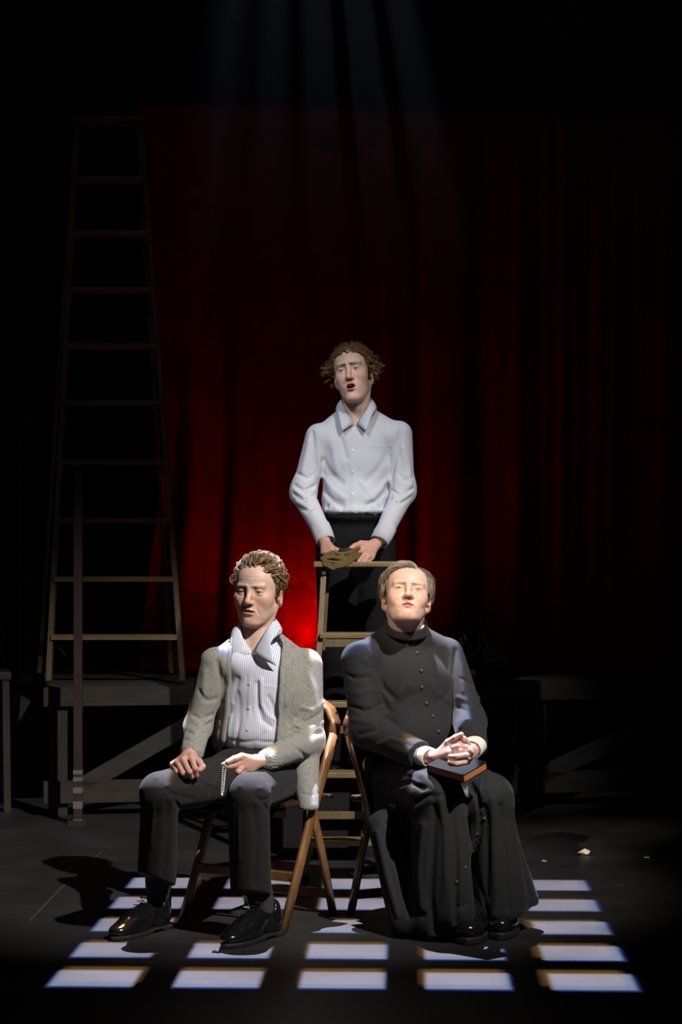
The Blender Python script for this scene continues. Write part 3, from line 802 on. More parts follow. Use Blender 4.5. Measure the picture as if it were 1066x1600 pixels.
def clump_colors(G, per, K, n, cols, seed):
    r = np.random.RandomState(seed); cols = np.array(cols)
    c = np.repeat(cols[r.randint(0, len(cols), G)], per, axis=0) * r.uniform(0.75, 1.25, (G * per, 1))
    return np.repeat(c, K * n, axis=0)
def on_skull(cond):
    def st(r, n):
        out = []
        while len(out) < n:
            v = r.normal(0, 1, (n * 4, 3)); v /= np.linalg.norm(v, axis=1, keepdims=True)
            p = CR_C + v * CR_R; out += list(p[cond(p)])
        return np.array(out[:n])
    return st
def strand_colors(M, K, n, cols, seed):
    r = np.random.RandomState(seed); cols = np.array(cols); pick = cols[r.randint(0, len(cols), M)] * r.uniform(0.8, 1.2, (M, 1))
    return np.repeat(pick, K * n, axis=0)
def eye_mesh(gaze, iris):
    """eyeball about its own centre, iris and pupil as rings round the line of sight"""
    ang = np.array([0, 0.10, 0.19, 0.20, 0.30, 0.42, 0.45, 0.50, 0.65, 0.9, 1.2, 1.6, 2.1, 2.6, 3.1]); n = 24
    g = nrm(gaze); a = nrm(np.cross(g, (0, 0, 1))); b = np.cross(a, g)
    V = []; C = []
    for t in ang:
        for k in range(n):
            p = 2 * math.pi * k / n
            r = 0.0124 + (0.0004 if t < 0.46 else 0)
            V.append((g * math.cos(t) + (a * math.cos(p) + b * math.sin(p)) * math.sin(t)) * r)
            C.append((0.01, 0.01, 0.01) if t < 0.195 else iris if t < 0.43 else tuple(c * 0.4 for c in iris) if t < 0.46 else (0.42, 0.38, 0.35))
    Q = [(i * n + k, i * n + (k + 1) % n, (i + 1) * n + (k + 1) % n, (i + 1) * n + k) for i in range(len(ang) - 1) for k in range(n)]
    return np.array(V), np.array(Q), np.array(C)
M_skin = mat_col('skin', rough=0.50, sss=0.12, bump=0.12, bscale=500, spec=0.4)
M_eye = mat_col('eye', rough=0.08, spec=0.6)
M_hair = mat_col('hair', rough=0.48, spec=0.35)
M_teeth = mat_plain('teeth', (0.62, 0.57, 0.48), rough=0.25)

class Frame:
    """rigid frame of a head or body: local -> place"""
    def __init__(s, R, o, k=1.0): s.R = np.asarray(R, float); s.o = np.asarray(o, float); s.k = k
    def w(s, p): return (np.asarray(p, float) @ s.R.T) * s.k + s.o
    def l(s, p): return ((np.asarray(p, float) - s.o) @ s.R) / s.k
def head_frame(eye_px, D, yaw, pitch, roll, k):
    R = rot(yaw, pitch, roll)
    return Frame(R, W(eye_px[0], eye_px[1], D) - R @ np.array([0, -0.088, 0]) * k, k)
def head_mesh(hd, fr, h=0.0023):
    zlo = min(-0.15, hd.neck[2] - 0.02) if hd.neck is not None else -0.15
    nb = hd.neck if hd.neck is not None else (0, 0, 0)
    V, Q = sdf_verts(hd.f, (-0.108 * hd.sx, -0.135, zlo), (0.108 * hd.sx, max(0.125, nb[1] + 0.07), 0.135), h)
    return fr.w(V), Q, hd.color(V)
def build_head_extras(body, hd, fr, gaze, iris, hair_parts, teeth=None):
    for sgn in (-1, 1):
        V, Q, C = eye_mesh(np.asarray(gaze, float), iris)
        V = V + np.array([sgn * 0.0315 * hd.sx, -0.0755, 0])
        link('eye', np_mesh('eye', fr.w(V), Q, col=C), M_eye, body)
    if teeth is not None:
        z, hw = teeth
        link('upper_teeth', np_mesh('upper_teeth', *(lambda v, q: (fr.w(v), q))(*sdf_verts(lambda P: np.maximum(ell(P, (0, -0.072, z), (hw, 0.0185, 0.008)), -(P[:, 2] - (z - 0.0035))), (-0.03, -0.1, z - 0.02), (0.03, -0.04, z + 0.02), 0.001))), M_teeth, body)
    for name, V, Q, C, mat in hair_parts:
        link(name, np_mesh(name, fr.w(V), Q, col=C), mat, body)
# ---- the three heads
def cap(cond_cut, thick, seed, bump=0.002, bs=0.012, lo=(-0.11, -0.12, -0.10), hi=(0.11, 0.135, 0.145), h=0.0025, sx=1.0):
    """solid under-layer of a head of hair"""
    def f(P):
        P = P.copy(); P[:, 0] /= sx
        return np.maximum(ell(P, CR_C, CR_R) - thick(P) - bump * wob(P, bs, seed), cond_cut(P))
    return sdf_verts(f, lo, hi, h)

# standing young man: curly brown hair, mouth open, looking up past the camera
def hairline(front, side_y, low, slope=1.2):
    """negative where hair grows: above the forehead line, behind the temples, above the nape"""
    def c(P):
        x, y, z = P[:, 0], P[:, 1], P[:, 2]
        fr_ = front - 0.25 * np.abs(x) - np.clip((y + 0.075) * slope, 0, 1)     # hairline falls away towards the back
        return smax((fr_ - z), (low - z), 0.01) * 0.7 + np.clip((side_y - 0.02 - y), 0, 1) * 0.0
    return c
def lin(x, xs, ys): return np.interp(x, xs, ys)
SM_FR = head_frame((545.0, 577.5), 8.84, -10, 7, -9, 1.08)
SM_NECK = SM_FR.l(W(556, 668, 8.975))
sm_head = Head(neck=SM_NECK, sx=0.95, nose_len=0.034, ear_z=-0.016, mouth_open=0.0085, jawdrop=0.006, lipfull=1.45, skew=0.10, jaw=0.044, fill_x=0.028, brow_raise=0.002, brow_tilt=-0.003, lid_u=0.0042,
    skin=(0.60, 0.405, 0.325), mw=0.0230, lip=(0.50, 0.13, 0.12), brow_w=0.95, brow=(0.07, 0.036, 0.018), nose_r=0.0112, neck_r=(0.053, 0.052),
    folds=[([(-0.022, -0.098, -0.042), (-0.034, -0.088, -0.062)], 0.004, -0.0015), ([(0.022, -0.098, -0.042), (0.034, -0.088, -0.062)], 0.004, -0.0015),
           ([(-0.03, -0.09, 0.045), (0.0, -0.095, 0.043), (0.03, -0.09, 0.045)], 0.003, -0.0007)])
def cut_sm(P):
    y, z, x = P[:, 1], P[:, 2], np.abs(P[:, 0])
    line = lin(y, [-0.12, -0.075, -0.055, -0.02, 0.02, 0.06, 0.12], [0.068, 0.066, 0.050, 0.010, -0.02, -0.05, -0.055])
    return (line - z) * 0.5
def skull_region(line_pts, margin=0.004):
    xs, ys = zip(*line_pts)
    return lambda p: p[:, 2] > np.interp(p[:, 1], xs, ys) + margin
sm_line = [(-0.12, 0.070), (-0.075, 0.068), (-0.055, 0.052), (-0.02, 0.012), (0.02, -0.02), (0.06, -0.05), (0.12, -0.05)]
def curl_hair(n, seed, region, Rh, pitch_, turns, rad, out, cols):
    r = np.random.RandomState(seed); p = on_skull(region)(r, n); K = 14
    q = (p - CR_C) / CR_R / CR_R; N = q / np.linalg.norm(q, axis=1, keepdims=True)
    d = N * out(p)[:, None] + r.normal(0, 0.45, (n, 3)) + np.array([0, 0.1, -0.35])
    d /= np.linalg.norm(d, axis=1, keepdims=True)
    a = np.cross(d, r.normal(0, 1, (n, 3))); a /= np.linalg.norm(a, axis=1, keepdims=True); b = np.cross(d, a)
    t = np.linspace(0, 1, K); ph = r.uniform(0, 6.28, (n, 1)) + 2 * np.pi * turns * t[None] * r.uniform(0.7, 1.3, (n, 1))
    RH = Rh * r.uniform(0.6, 1.4, (n, 1)) * np.interp(t, [0, 0.3, 1], [0.5, 1, 0.8])[None]
    Lh = pitch_ * r.uniform(0.6, 1.3, (n, 1))
    vol = out(p)
    start = p + N * 0.002
    L = start[:, None] + d[:, None] * (Lh * t[None])[:, :, None] * vol[:, None, None] + a[:, None] * (RH * np.cos(ph))[:, :, None] + b[:, None] * (RH * np.sin(ph))[:, :, None]
    R = rad * r.uniform(0.7, 1.2, (n, 1)) * np.interp(t, [0, 0.1, 0.8, 1], [0.7, 1, 0.9, 0.3])[None]
    L, R = clumps(L, R, 4, 0.0018, rad, seed + 2)
    V, Q = tubes(L, R, 4)
    return V, Q, clump_colors(n, 4, K, 4, cols, seed + 1)
brown = [(0.16, 0.080, 0.033), (0.22, 0.115, 0.045), (0.28, 0.155, 0.062), (0.12, 0.058, 0.024)]
side_puff = lambda p: 0.46 + 0.95 * np.clip((np.abs(p[:, 0]) - 0.035) / 0.04, 0, 1) * np.clip((0.085 - p[:, 2]) / 0.05, 0, 1)
cv, cq = cap(cut_sm, lambda P: 0.009 + 0.006 * np.clip(np.abs(P[:, 0]) / 0.07, 0, 1), 1.0, 0.0045, 0.0065)
V2, Q2, C2 = curl_hair(820, 5, skull_region(sm_line), 0.0058, 0.033, 2.4, 0.0012, side_puff, brown)
hv, hq, hc = join_meshes([(cv, cq, np.tile(np.array(brown[3]) * 0.9, (len(cv), 1))), (V2, Q2, C2)])
SM_HAIR = [('curly_hair', hv, hq, hc, M_hair)]

# seated man in the cardigan: wavy sandy hair swept back, furrowed brow, lips slightly parted
LM_FR = head_frame((390.5, 925.0), 7.41, -17, 2, 2, 1.04)
LM_NECK = LM_FR.l(W(404, 1018, 7.485))
lm_head = Head(neck=LM_NECK, neck_r=(0.054, 0.054), mouth_open=0.0022, lipfull=0.8, jaw=0.046, fill_x=0.029, brow_tilt=0.003, lid_u=0.0030, lid_l=-0.0040,
    skin=(0.60, 0.395, 0.305), lip=(0.52, 0.20, 0.16), brow=(0.26, 0.14, 0.075), brow_w=0.7, brow_r=0.0102, nose_r=0.0110, nose_len=0.035, ear_z=-0.018, frown=0.002, skew=-0.05,
    folds=[([(-0.020, -0.101, -0.038), (-0.031, -0.090, -0.058), (-0.034, -0.080, -0.076)], 0.0035, -0.0026), ([(0.020, -0.101, -0.038), (0.031, -0.090, -0.058), (0.034, -0.080, -0.076)], 0.0035, -0.0026),
           ([(-0.035, -0.088, 0.042), (0.0, -0.096, 0.039), (0.035, -0.088, 0.042)], 0.0022, -0.0010), ([(-0.035, -0.085, 0.053), (0.0, -0.094, 0.050), (0.035, -0.085, 0.053)], 0.0022, -0.0010),
           ([(-0.005, -0.097, 0.012), (-0.006, -0.097, 0.028)], 0.0022, -0.0020), ([(0.005, -0.097, 0.012), (0.006, -0.097, 0.028)], 0.0022, -0.0020),
           ([(-0.022, -0.094, -0.013), (-0.040, -0.086, -0.016)], 0.0030, -0.0014), ([(0.022, -0.094, -0.013), (0.040, -0.086, -0.016)], 0.0030, -0.0014)])
sandy = [(0.22, 0.13, 0.060), (0.28, 0.175, 0.085), (0.15, 0.082, 0.036), (0.33, 0.23, 0.13)]
def cut_lm(P):
    return (lin(P[:, 1], [-0.12, -0.075, -0.060, -0.030, -0.005, 0.02, 0.06, 0.12], [0.072, 0.070, 0.062, 0.030, -0.012, -0.03, -0.065, -0.07]) - P[:, 2]) * 0.5
lm_line = [(-0.12, 0.074), (-0.075, 0.071), (-0.06, 0.063), (-0.03, 0.032), (-0.005, -0.008), (0.02, -0.025), (0.045, -0.062), (0.12, -0.065)]
cv, cq = cap(cut_lm, lambda P: 0.002 + 0.005 * np.clip((P[:, 2] - 0.05) / 0.05, 0, 1), 2.0, 0.003, 0.008)
def flow_lm(P):
    s = np.sign(P[:, 0])[:, None]; top = np.clip((P[:, 2] - 0.05) / 0.04, 0, 1)[:, None]
    return top * np.array([0.25, 0.8, 0.3]) + (1 - top) * np.array([0, 0.75, -0.75])
L, R = hair_locks(520, 7, on_skull(skull_region(lm_line)), flow_lm, 11, 0.0058, lambda t: 0.003 + 0.017 * math.sin(min(1, t * 1.2) * 2.2), 0.0034, 0.036, 0.0015)
top_scale = np.interp(L[:, 0, 2], [0.0, 0.07], [0.22, 1.0])
L = L[:, :1] + (L - L[:, :1]) * top_scale[:, None, None]
L, R = clumps(L, R, 6, 0.0030, 0.0010, 21)
V2, Q2 = tubes(L, R, 4)
hv, hq, hc = join_meshes([(cv, cq, np.tile(np.array(sandy[2]) * 0.6, (len(cv), 1))), (V2, Q2, clump_colors(520, 6, 11, 4, sandy, 3))])  # under-layer darkened to paint in shaded depth between the locks
LM_HAIR = [('wavy_hair', hv, hq, hc, M_hair)]

# priest: fine straight greying hair, chin raised, lips pressed and turned down
PR_FR = head_frame((638.5, 918.5), 7.33, 1, 23, 4, 0.97)
PR_NECK = PR_FR.l(W(634, 996, 7.50))
pr_head = Head(neck=PR_NECK, sx=1.10, lipfull=1.05, jaw=0.042, fill_x=0.031, mw=0.0285, mcy=-0.0800, cr=0.0012, chin_boss=1, brow_r=0.0105, frown=0.0130, ear_z=-0.020, lid_u=0.0000, lid_l=-0.0034, jowl=0.0, cheek=1, brow_tilt=0.0045, brow_raise=-0.002,
    skin=(0.53, 0.355, 0.29), lip=(0.46, 0.19, 0.165), brow=(0.27, 0.16, 0.09), brow_w=0.75, nose_r=0.0125, nose_len=0.036, neck_r=(0.058, 0.058), apple=0,
    folds=[([(-0.022, -0.101, -0.036), (-0.034, -0.090, -0.055)], 0.005, -0.0024), ([(0.022, -0.101, -0.036), (0.034, -0.090, -0.055)], 0.005, -0.0024),
           ([(-0.012, -0.095, -0.084), (0, -0.098, -0.080), (0.012, -0.095, -0.084)], 0.004, 0.0018), ([(0.0, -0.096, -0.092), (0.0, -0.094, -0.108)], 0.0025, -0.0016),
           ([(-0.004, -0.097, 0.010), (-0.005, -0.097, 0.024)], 0.0022, -0.0018), ([(0.004, -0.097, 0.010), (0.005, -0.097, 0.024)], 0.0022, -0.0018),
           ([(-0.022, -0.094, -0.011), (-0.042, -0.084, -0.013)], 0.003, -0.0016), ([(0.022, -0.094, -0.011), (0.042, -0.084, -0.013)], 0.003, -0.0016)])
grey = [(0.17, 0.125, 0.085), (0.23, 0.19, 0.145), (0.14, 0.092, 0.055), (0.28, 0.24, 0.195)]
def cut_pr(P):
    return (lin(P[:, 1], [-0.12, -0.075, -0.062, -0.035, -0.010, 0.02, 0.06, 0.12], [0.080, 0.078, 0.070, 0.035, -0.010, -0.02, -0.06, -0.065]) - P[:, 2]) * 0.5
pr_line = [(-0.12, 0.082), (-0.075, 0.078), (-0.062, 0.070), (-0.035, 0.036), (-0.01, -0.006), (0.02, -0.010), (0.06, -0.05), (0.12, -0.05)]
cv, cq = cap(cut_pr, lambda P: 0.003 + 0.002 * np.clip((P[:, 2] - 0.03) / 0.06, 0, 1), 3.0, 0.0012, 0.02, sx=1.10)
def flow_pr(P):
    top = np.clip((P[:, 2] - 0.055) / 0.03, 0, 1)[:, None]
    swp = np.where(P[:, :1] > 0.030, np.array([0.9, 0.4, -0.1]), np.array([-0.95, 0.30, -0.1]))
    return top * swp + (1 - top) * np.array([0, 0.62, -0.8])
L, R = hair_locks(420, 9, on_skull(skull_region(pr_line)), flow_pr, 11, 0.0068, lambda t: 0.004 + 0.012 * math.sin(min(1, t * 1.3) * 2.0), 0.0008, 0.05, 0.0011, jitter=0.10)
L, R = clumps(L, R, 8, 0.0038, 0.0010, 22)
V2, Q2 = tubes(L, R, 4); V2[:, 0] *= 1.10
hv, hq, hc = join_meshes([(cv, cq, np.tile(np.array(grey[0]) * 0.6, (len(cv), 1))), (V2, Q2, clump_colors(420, 8, 11, 4, grey, 6))])  # darker under-layer colour imitates shade beneath the strands
PR_HAIR = [('straight_hair', hv, hq, hc, M_hair)]
# ------------------------------------------------------------------ people: shared clothing, hands and shoes
def pw(*t): return [W(*q) for q in t]
def settle(t):
    """parts were modelled in place: move their meshes into the frame of the thing that carries them"""
    M = Matrix.Translation(-Vector(t.location)); todo = list(t.children); done = set()
    while todo:
        o = todo.pop(); todo += list(o.children)
        if o.type == 'MESH' and o.data.name not in done: done.add(o.data.name); o.data.transform(M)
def v_neck(d, L, depth, slope, xc=0.0, back=0.02):
    """cuts a V-shaped opening into the front of a garment; L: points about the neck base, -y to the front"""
    v = np.maximum((-depth + slope * np.abs(L[:, 0] - xc) - L[:, 2]) * 0.5, L[:, 1] - back)
    return smax(d, -v.astype(f32), 0.003)
class Cloth:
    """a garment: base shape f0, then creases and ridges laid along lines given on its surface"""
    def __init__(s, f0, Dr): s.f0 = f0; s.Dr = Dr; s.fl = []; s.rel = []
    def fold(s, pix, width, amp):
        s.fl.append(([march(s.f0, px, py, *s.Dr)[0] for px, py in pix], width, amp)); return s
    def folds(s, rows):
        for pix, w, a in rows: s.fold(pix, w, a)
        return s
    def f(s, P):
        d = s.f0(P)
        near = np.abs(d) < 0.05
        if near.any():
            Pn = P[near]; o = np.zeros(len(Pn), f32)
            for pts, w, a in s.fl: o += fold(Pn, pts, w, a).astype(f32)
            d = d.copy(); d[near] -= o
        return d
    def mesh(s, name, lo, hi, h, mat, parent, margin=1.7, color=None):
        V, Q = sdf_verts(s.f, lo, hi, h, margin)
        return link(name, np_mesh(name, V, Q, col=None if color is None else color(V)), mat, parent)
def disc(name, c, n, r, t, mat, parent, dome=False):
    """small round button lying on a surface"""
    n = nrm(n); a = nrm(np.cross(n, (0.3, 0.1, 1))); b = np.cross(n, a); m = 14
    prof = [(r * 0.55, t * 0.65), (r * 0.72, t), (r, t * 0.7), (r, -t * 0.6)]
    if dome: prof = [(r * 0.35, t * 1.25), (r * 0.70, t), (r, t * 0.4), (r, -t * 0.6)]
    V = [c + n * t * (1.35 if dome else 0.62)]; Fs = []
    for rr, z in prof:
        for k in range(m):
            q = 2 * math.pi * k / m; V.append(c + n * z + (a * math.cos(q) + b * math.sin(q)) * rr)
    Fs += [(0, 1 + k, 1 + (k + 1) % m) for k in range(m)]
    for i in range(len(prof) - 1):
        for k in range(m): Fs.append((1 + i * m + k, 1 + (i + 1) * m + k, 1 + (i + 1) * m + (k + 1) % m, 1 + i * m + (k + 1) % m))
    return link(name, MB().add(V, Fs).mesh(name, True), mat, parent)
def strip_mesh(name, rows, mat, parent, thick=0.003):
    """cloth strip through rows of points (top edge row first), given thickness"""
    R = np.array(rows, float); n, m, _ = R.shape
    i, j = np.meshgrid(np.arange(n - 1), np.arange(m - 1), indexing='ij')
    Q = np.stack([i * m + j, (i + 1) * m + j, (i + 1) * m + j + 1, i * m + j + 1], -1).reshape(-1, 4)
    o = link(name, np_mesh(name, R.reshape(-1, 3), Q), mat, parent)
    so = o.modifiers.new('thick', 'SOLIDIFY'); so.thickness = thick; so.offset = 0
    return o
def collar(name, fr, r0, gap, back_h, leaf, tip, mat, parent, flare=0.012, n=41, thick=0.003, drop=0.09, rowsn=7, sx=1.0, spread=0.25):
    """folded shirt collar round a neck; fr: frame at the neck base, gap: half opening angle at the front, leaf: depth of the leaf, tip: extra at the points"""
    ph = np.linspace(-(math.pi - gap), math.pi - gap, n)          # 0 = back of the neck
    rows = []
    for k in range(rowsn):
        t = k / (rowsn - 1); row = []
        for p in ph:
            fwd = (1 - math.cos(p)) / 2                            # 0 back, 1 front
            end = np.clip((abs(p) - (math.pi - gap - 0.85)) / 0.85, 0, 1)
            zt = back_h - 0.006 * min(1, 2 * fwd) - (drop * (1 - math.sin(abs(p))) if abs(p) > math.pi / 2 else 0.0)   # a V at the front
            dep = leaf * (1 - 0.1 * fwd) + tip * end ** 1.5
            r = r0 + flare * math.sin(t * 1.57) + (0.010 * end + 0.016 * fwd) * t
            z = zt - dep * t + 0.004 * math.sin(t * math.pi)
            pull = -end * 0.012 * t
            p = p * (1 - spread / math.pi * end * t)
            row.append(fr.w((math.sin(p) * r * sx, math.cos(p) * r + pull - 0.012 * fwd * t, z)))
        rows.append(row)
    return strip_mesh(name, rows, mat, parent, thick)
def band(name, a, b, r0, r1, mat, parent, lip=0.004, n=28, wob_=0.0, flat=1.0, side=(1, 0, 0), out=0.0):
    """open cuff: short tube from a to b with thickness, seen into at b"""
    a, b = np.array(a, float), np.array(b, float); d = nrm(b - a); u = np.array(side, float); u = nrm(u - d * (u @ d)); v = np.cross(d, u)
    V = []; Fs = []
    prof = [(0, r0), (0.5, (r0 + r1) / 2 + out), (1.0, r1), (1.0, r1 - lip), (0.4, (r0 + r1) / 2 - lip)]
    for t, r in prof:
        for k in range(n):
            q = 2 * math.pi * k / n; rr = r * (1 + wob_ * math.sin(3 * q + 1))
            V.append(a + (b - a) * t + u * rr * math.cos(q) + v * rr * flat * math.sin(q))
    for i in range(len(prof) - 1):
        for k in range(n): Fs.append((i * n + k, i * n + (k + 1) % n, (i + 1) * n + (k + 1) % n, (i + 1) * n + k))
    return link(name, MB().add(V, Fs).mesh(name, True), mat, parent)
FR_ = (0.0100, 0.0093, 0.0084, 0.0072)
def hand_f(wrist, fingers, thumb, knuckle_r=0.0125, fr=1.0, wr=0.027, palm_in=None):
    """hand from joints: wrist, four fingers of four joints each (knuckle ... tip), thumb of four joints (root ... tip)"""
    wrist = [np.array(w_, float) for w_ in wrist]                  # a point up the forearm and the wrist itself
    def f(P):
        d = rc(P, wrist[0], wrist[1], wr * 1.05, wr * 0.92)
        for k, q in enumerate(fingers):
            root = wrist[1] + (q[0] - wrist[1]) * 0.12
            e = rc(P, root, q[0], 0.0165, knuckle_r)
            d = smin(d, e, 0.012)
        d = smin(d, rc(P, wrist[1] * 0.75 + thumb[0] * 0.25, thumb[1], 0.016, 0.0125), 0.012)
        for k, q in enumerate(fingers):
            s = fr * (0.88 if k == 3 else 1.0)
            e = chain(P, q, [r * s for r in FR_], 0.003)
            e = smin(e, ell(P, q[1], (0.0098 * s,) * 3), 0.003)
            d = smin(d, e, 0.0035)
        e = chain(P, thumb[1:], [0.0118 * fr, 0.0108 * fr, 0.0085 * fr], 0.004)
        return smin(d, e, 0.004)
    return f
def hand_mesh(f, pts, skin, h=0.0019):
    A = np.array(pts); V, Q = sdf_verts(f, A.min(0) - 0.04, A.max(0) + 0.04, h)
    return V, Q
def hand_color(V, skin, tips, knuckles):
    C = np.tile(np.array(skin, f32), (len(V), 1))
    for t in tips: C = mixc(C, np.array(skin) * np.array([1.0, 0.72, 0.68]), 0.55 * np.exp(-(ln(V - np.asarray(t, f32)) / 0.011) ** 2))
    for t in knuckles: C = mixc(C, np.array(skin) * np.array([0.98, 0.78, 0.74]), 0.5 * np.exp(-(ln(V - np.asarray(t, f32)) / 0.010) ** 2))
    return np.clip(C * (1 + 0.05 * wob(V, 0.012, 1.0)[:, None]), 0, 1)
def make_hand(wrist, fingers, thumb, skin, **k):
    wrist = [np.array(w_) for w_ in wrist]; fingers = [[np.array(p) for p in q] for q in fingers]; thumb = [np.array(p) for p in thumb]
    f = hand_f(wrist, fingers, thumb, **k)
    allp = wrist + [p for q in fingers for p in q] + thumb
    V, Q = hand_mesh(f, allp, skin)
    return V, Q, hand_color(V, skin, [q[-1] for q in fingers] + [thumb[-1]], [q[1] for q in fingers] + [q[0] for q in fingers])
def core_mesh(f, lo, hi, h=0.010):
    return sdf_verts(f, lo, hi, h, 1.8)

M_leather = mat_plain('polished_black_leather', (0.008, 0.008, 0.009), rough=0.16, spec=0.6, coat=0.3, bump=0.08, bscale=120)
M_sole = mat_plain('black_rubber_sole', (0.014, 0.013, 0.012), rough=0.6)
M_lace = mat_plain('black_lace', (0.012, 0.012, 0.012), rough=0.8)
M_sock = mat_plain('charcoal_knit', (0.030, 0.028, 0.033), rough=0.9, bump=0.4, bscale=300)
def oxford(person, toe, heel, lift=0.0, name='shoe', label=None):
    """laced shoe whose sole runs from heel to toe on the floor"""
    toe, heel = np.array(toe, float), np.array(heel, float)
    d = nrm([toe[0] - heel[0], toe[1] - heel[1], 0]); L = float(np.linalg.norm((toe - heel)[:2])); k = L / 0.30
    R = np.column_stack([[-d[1], d[0], 0], [-d[0], -d[1], 0], [0, 0, 1]])      # local -Y runs to the toe
    mid = (toe + heel) / 2; fr = Frame(R, (mid[0], mid[1], lift), k)
    def f(P):
        t = ell(P, (0, -0.082, 0.027), (0.040, 0.067, 0.026))
        t = smin(t, ell(P, (0.002, -0.030, 0.042), (0.042, 0.075, 0.038)), 0.02)
        t = smin(t, rc(P, (0, -0.028, 0.058), (0, 0.050, 0.078), 0.026, 0.032), 0.02)
        t = smin(t, ell(P, (0, 0.085, 0.045), (0.035, 0.058, 0.045)), 0.02)
        t = smin(t, rc(P, (0, 0.09, 0.04), (0, 0.095, 0.085), 0.032, 0.030), 0.015)
        t = smax(t, -rc(P, (0, 0.055, 0.10), (0, 0.062, 0.16), 0.036, 0.040), 0.008)
        t = smax(t, 0.011 - P[:, 2], 0.003)
        for pts, w, a in ((((-0.04, -0.052, 0.030), (0, -0.056, 0.062), (0.04, -0.052, 0.030)), 0.003, -0.0016), (((0, -0.045, 0.066), (0, 0.030, 0.104)), 0.004, -0.003),
                          (((0.035, 0.06, 0.02), (0.030, 0.05, 0.08)), 0.003, 0.0014), (((-0.035, 0.06, 0.02), (-0.030, 0.05, 0.08)), 0.003, 0.0014),
                          (((0.016, -0.045, 0.060), (0.016, 0.03, 0.098)), 0.003, 0.0015), (((-0.016, -0.045, 0.060), (-0.016, 0.03, 0.098)), 0.003, 0.0015)):
            t = t - fold(P, pts, w, a)
        return t
    def sole(P):
        x = np.abs(P[:, 0]); y = P[:, 1]
        w = lin(y, [-0.152, -0.135, -0.10, -0.06, 0.0, 0.06, 0.11, 0.142, 0.150], [0.004, 0.021, 0.038, 0.043, 0.037, 0.034, 0.037, 0.026, 0.004])
        thick = 0.5 * (P[:, 2] - 0.010); q = np.stack([x - w, np.abs(P[:, 2] - 0.0075) - 0.0065], 1)
        s = np.minimum(q.max(1), 0) + ln(np.maximum(q, 0)) - 0.001
        s = np.maximum(s, np.abs(y) - 0.1515)
        hc = np.maximum(0.006 - P[:, 2], np.abs(y - 0.040) - 0.030)         # arch between sole and heel
        return np.maximum(s, -np.maximum(P[:, 2] - 0.007, np.abs(y - 0.045) - 0.028)) * 0.8
    V, Q = sdf_verts(f, (-0.06, -0.165, -0.01), (0.06, 0.165, 0.135), 0.0032)
    up = link(name, np_mesh(name, fr.w(V), Q), M_leather, person)
    if label: up['label'] = label
    V, Q = sdf_verts(sole, (-0.06, -0.165, -0.01), (0.06, 0.165, 0.035), 0.0028, 2.2)
    link('sole', np_mesh('sole', fr.w(V), Q), M_sole, up)
    for i, y in enumerate((-0.036, -0.018, 0.0, 0.018)):
        z = 0.075 + (y + 0.036) * 0.50
        pts = [fr.w((x, y + 0.004 * math.sin(x * 200), z + 0.011 - 7 * x * x)) for x in np.linspace(-0.019, 0.019, 7)]
        Vt, Qt = tubes([pts], [[0.0016 * k] * 7], 6); link('lace', np_mesh('lace', Vt, Qt), M_lace, up)
    for s in (-1, 1):
        pts = [fr.w((s * 0.020 * math.sin(t * math.pi) + s * 0.006 * t, 0.020 + 0.006 * t, 0.112 - 0.004 + 0.010 * math.sin(t * math.pi) - 0.012 * t)) for t in np.linspace(0, 1, 10)]
        Vt, Qt = tubes([pts], [[0.0014 * k] * 10], 6); link('lace', np_mesh('lace', Vt, Qt), M_lace, up)
    return fr
# ------------------------------------------------------------------ the standing young man
M_shirt = mat_plain('pale_grey_blue_cotton', (0.43, 0.44, 0.485), rough=0.75, bump=0.10, bscale=700, sheen=0.1, spec=0.2)
M_trouser_blk = mat_plain('black_wool', (0.006, 0.006, 0.0065), rough=0.9, bump=0.2, bscale=500, spec=0.15)
M_button_w = mat_plain('pearl_button', (0.62, 0.61, 0.58), rough=0.3)
M_felt = mat_plain('brown_felt', (0.13, 0.085, 0.025), rough=0.95, bump=0.4, bscale=250, var=0.3, vscale=30)
M_felt_dark = mat_plain('dark_cap_lining', (0.025, 0.018, 0.014), rough=0.9)
sm = thing('person', 'young man with curly brown hair in a pale blue-grey shirt, standing behind the stepladder', 'person', (0.055, 8.97, RZ))
SKIN_SM = (0.52, 0.275, 0.215)
D = 8.95
sL, sR = W(499, 683, 8.95), W(623, 679, 8.95)
eL, eR = W(473, 772, 8.92), W(630, 770, 8.93)
wL, wR = W(506, 836, 8.72), W(597, 838, 8.72)
nk = W(558, 642, 8.97)
def sm_torso(P):
    d = ell(P, W(558, 722, 8.97), (0.168, 0.112, 0.175))
    d = smin(d, rc(P, sL + [0.035, 0, -0.01], sR + [-0.035, 0, -0.01], 0.056, 0.056), 0.05)
    d = smin(d, rc(P, nk + [-0.058, 0.02, -0.044], sL + [0.02, 0, -0.003], 0.055, 0.054), 0.03)
    d = smin(d, rc(P, nk + [0.058, 0.02, -0.044], sR + [-0.02, 0, -0.003], 0.055, 0.054), 0.03)
    d = smin(d, rc(P, nk + [0, 0.01, -0.05], nk + [0, 0.01, 0.0], 0.070, 0.060), 0.03)
    d = smin(d, ell(P, W(555, 780, 8.95), (0.146, 0.108, 0.11)), 0.05)
    d = smin(d, ell(P, W(556, 798, 8.94), (0.142, 0.112, 0.030)), 0.03)
    return d
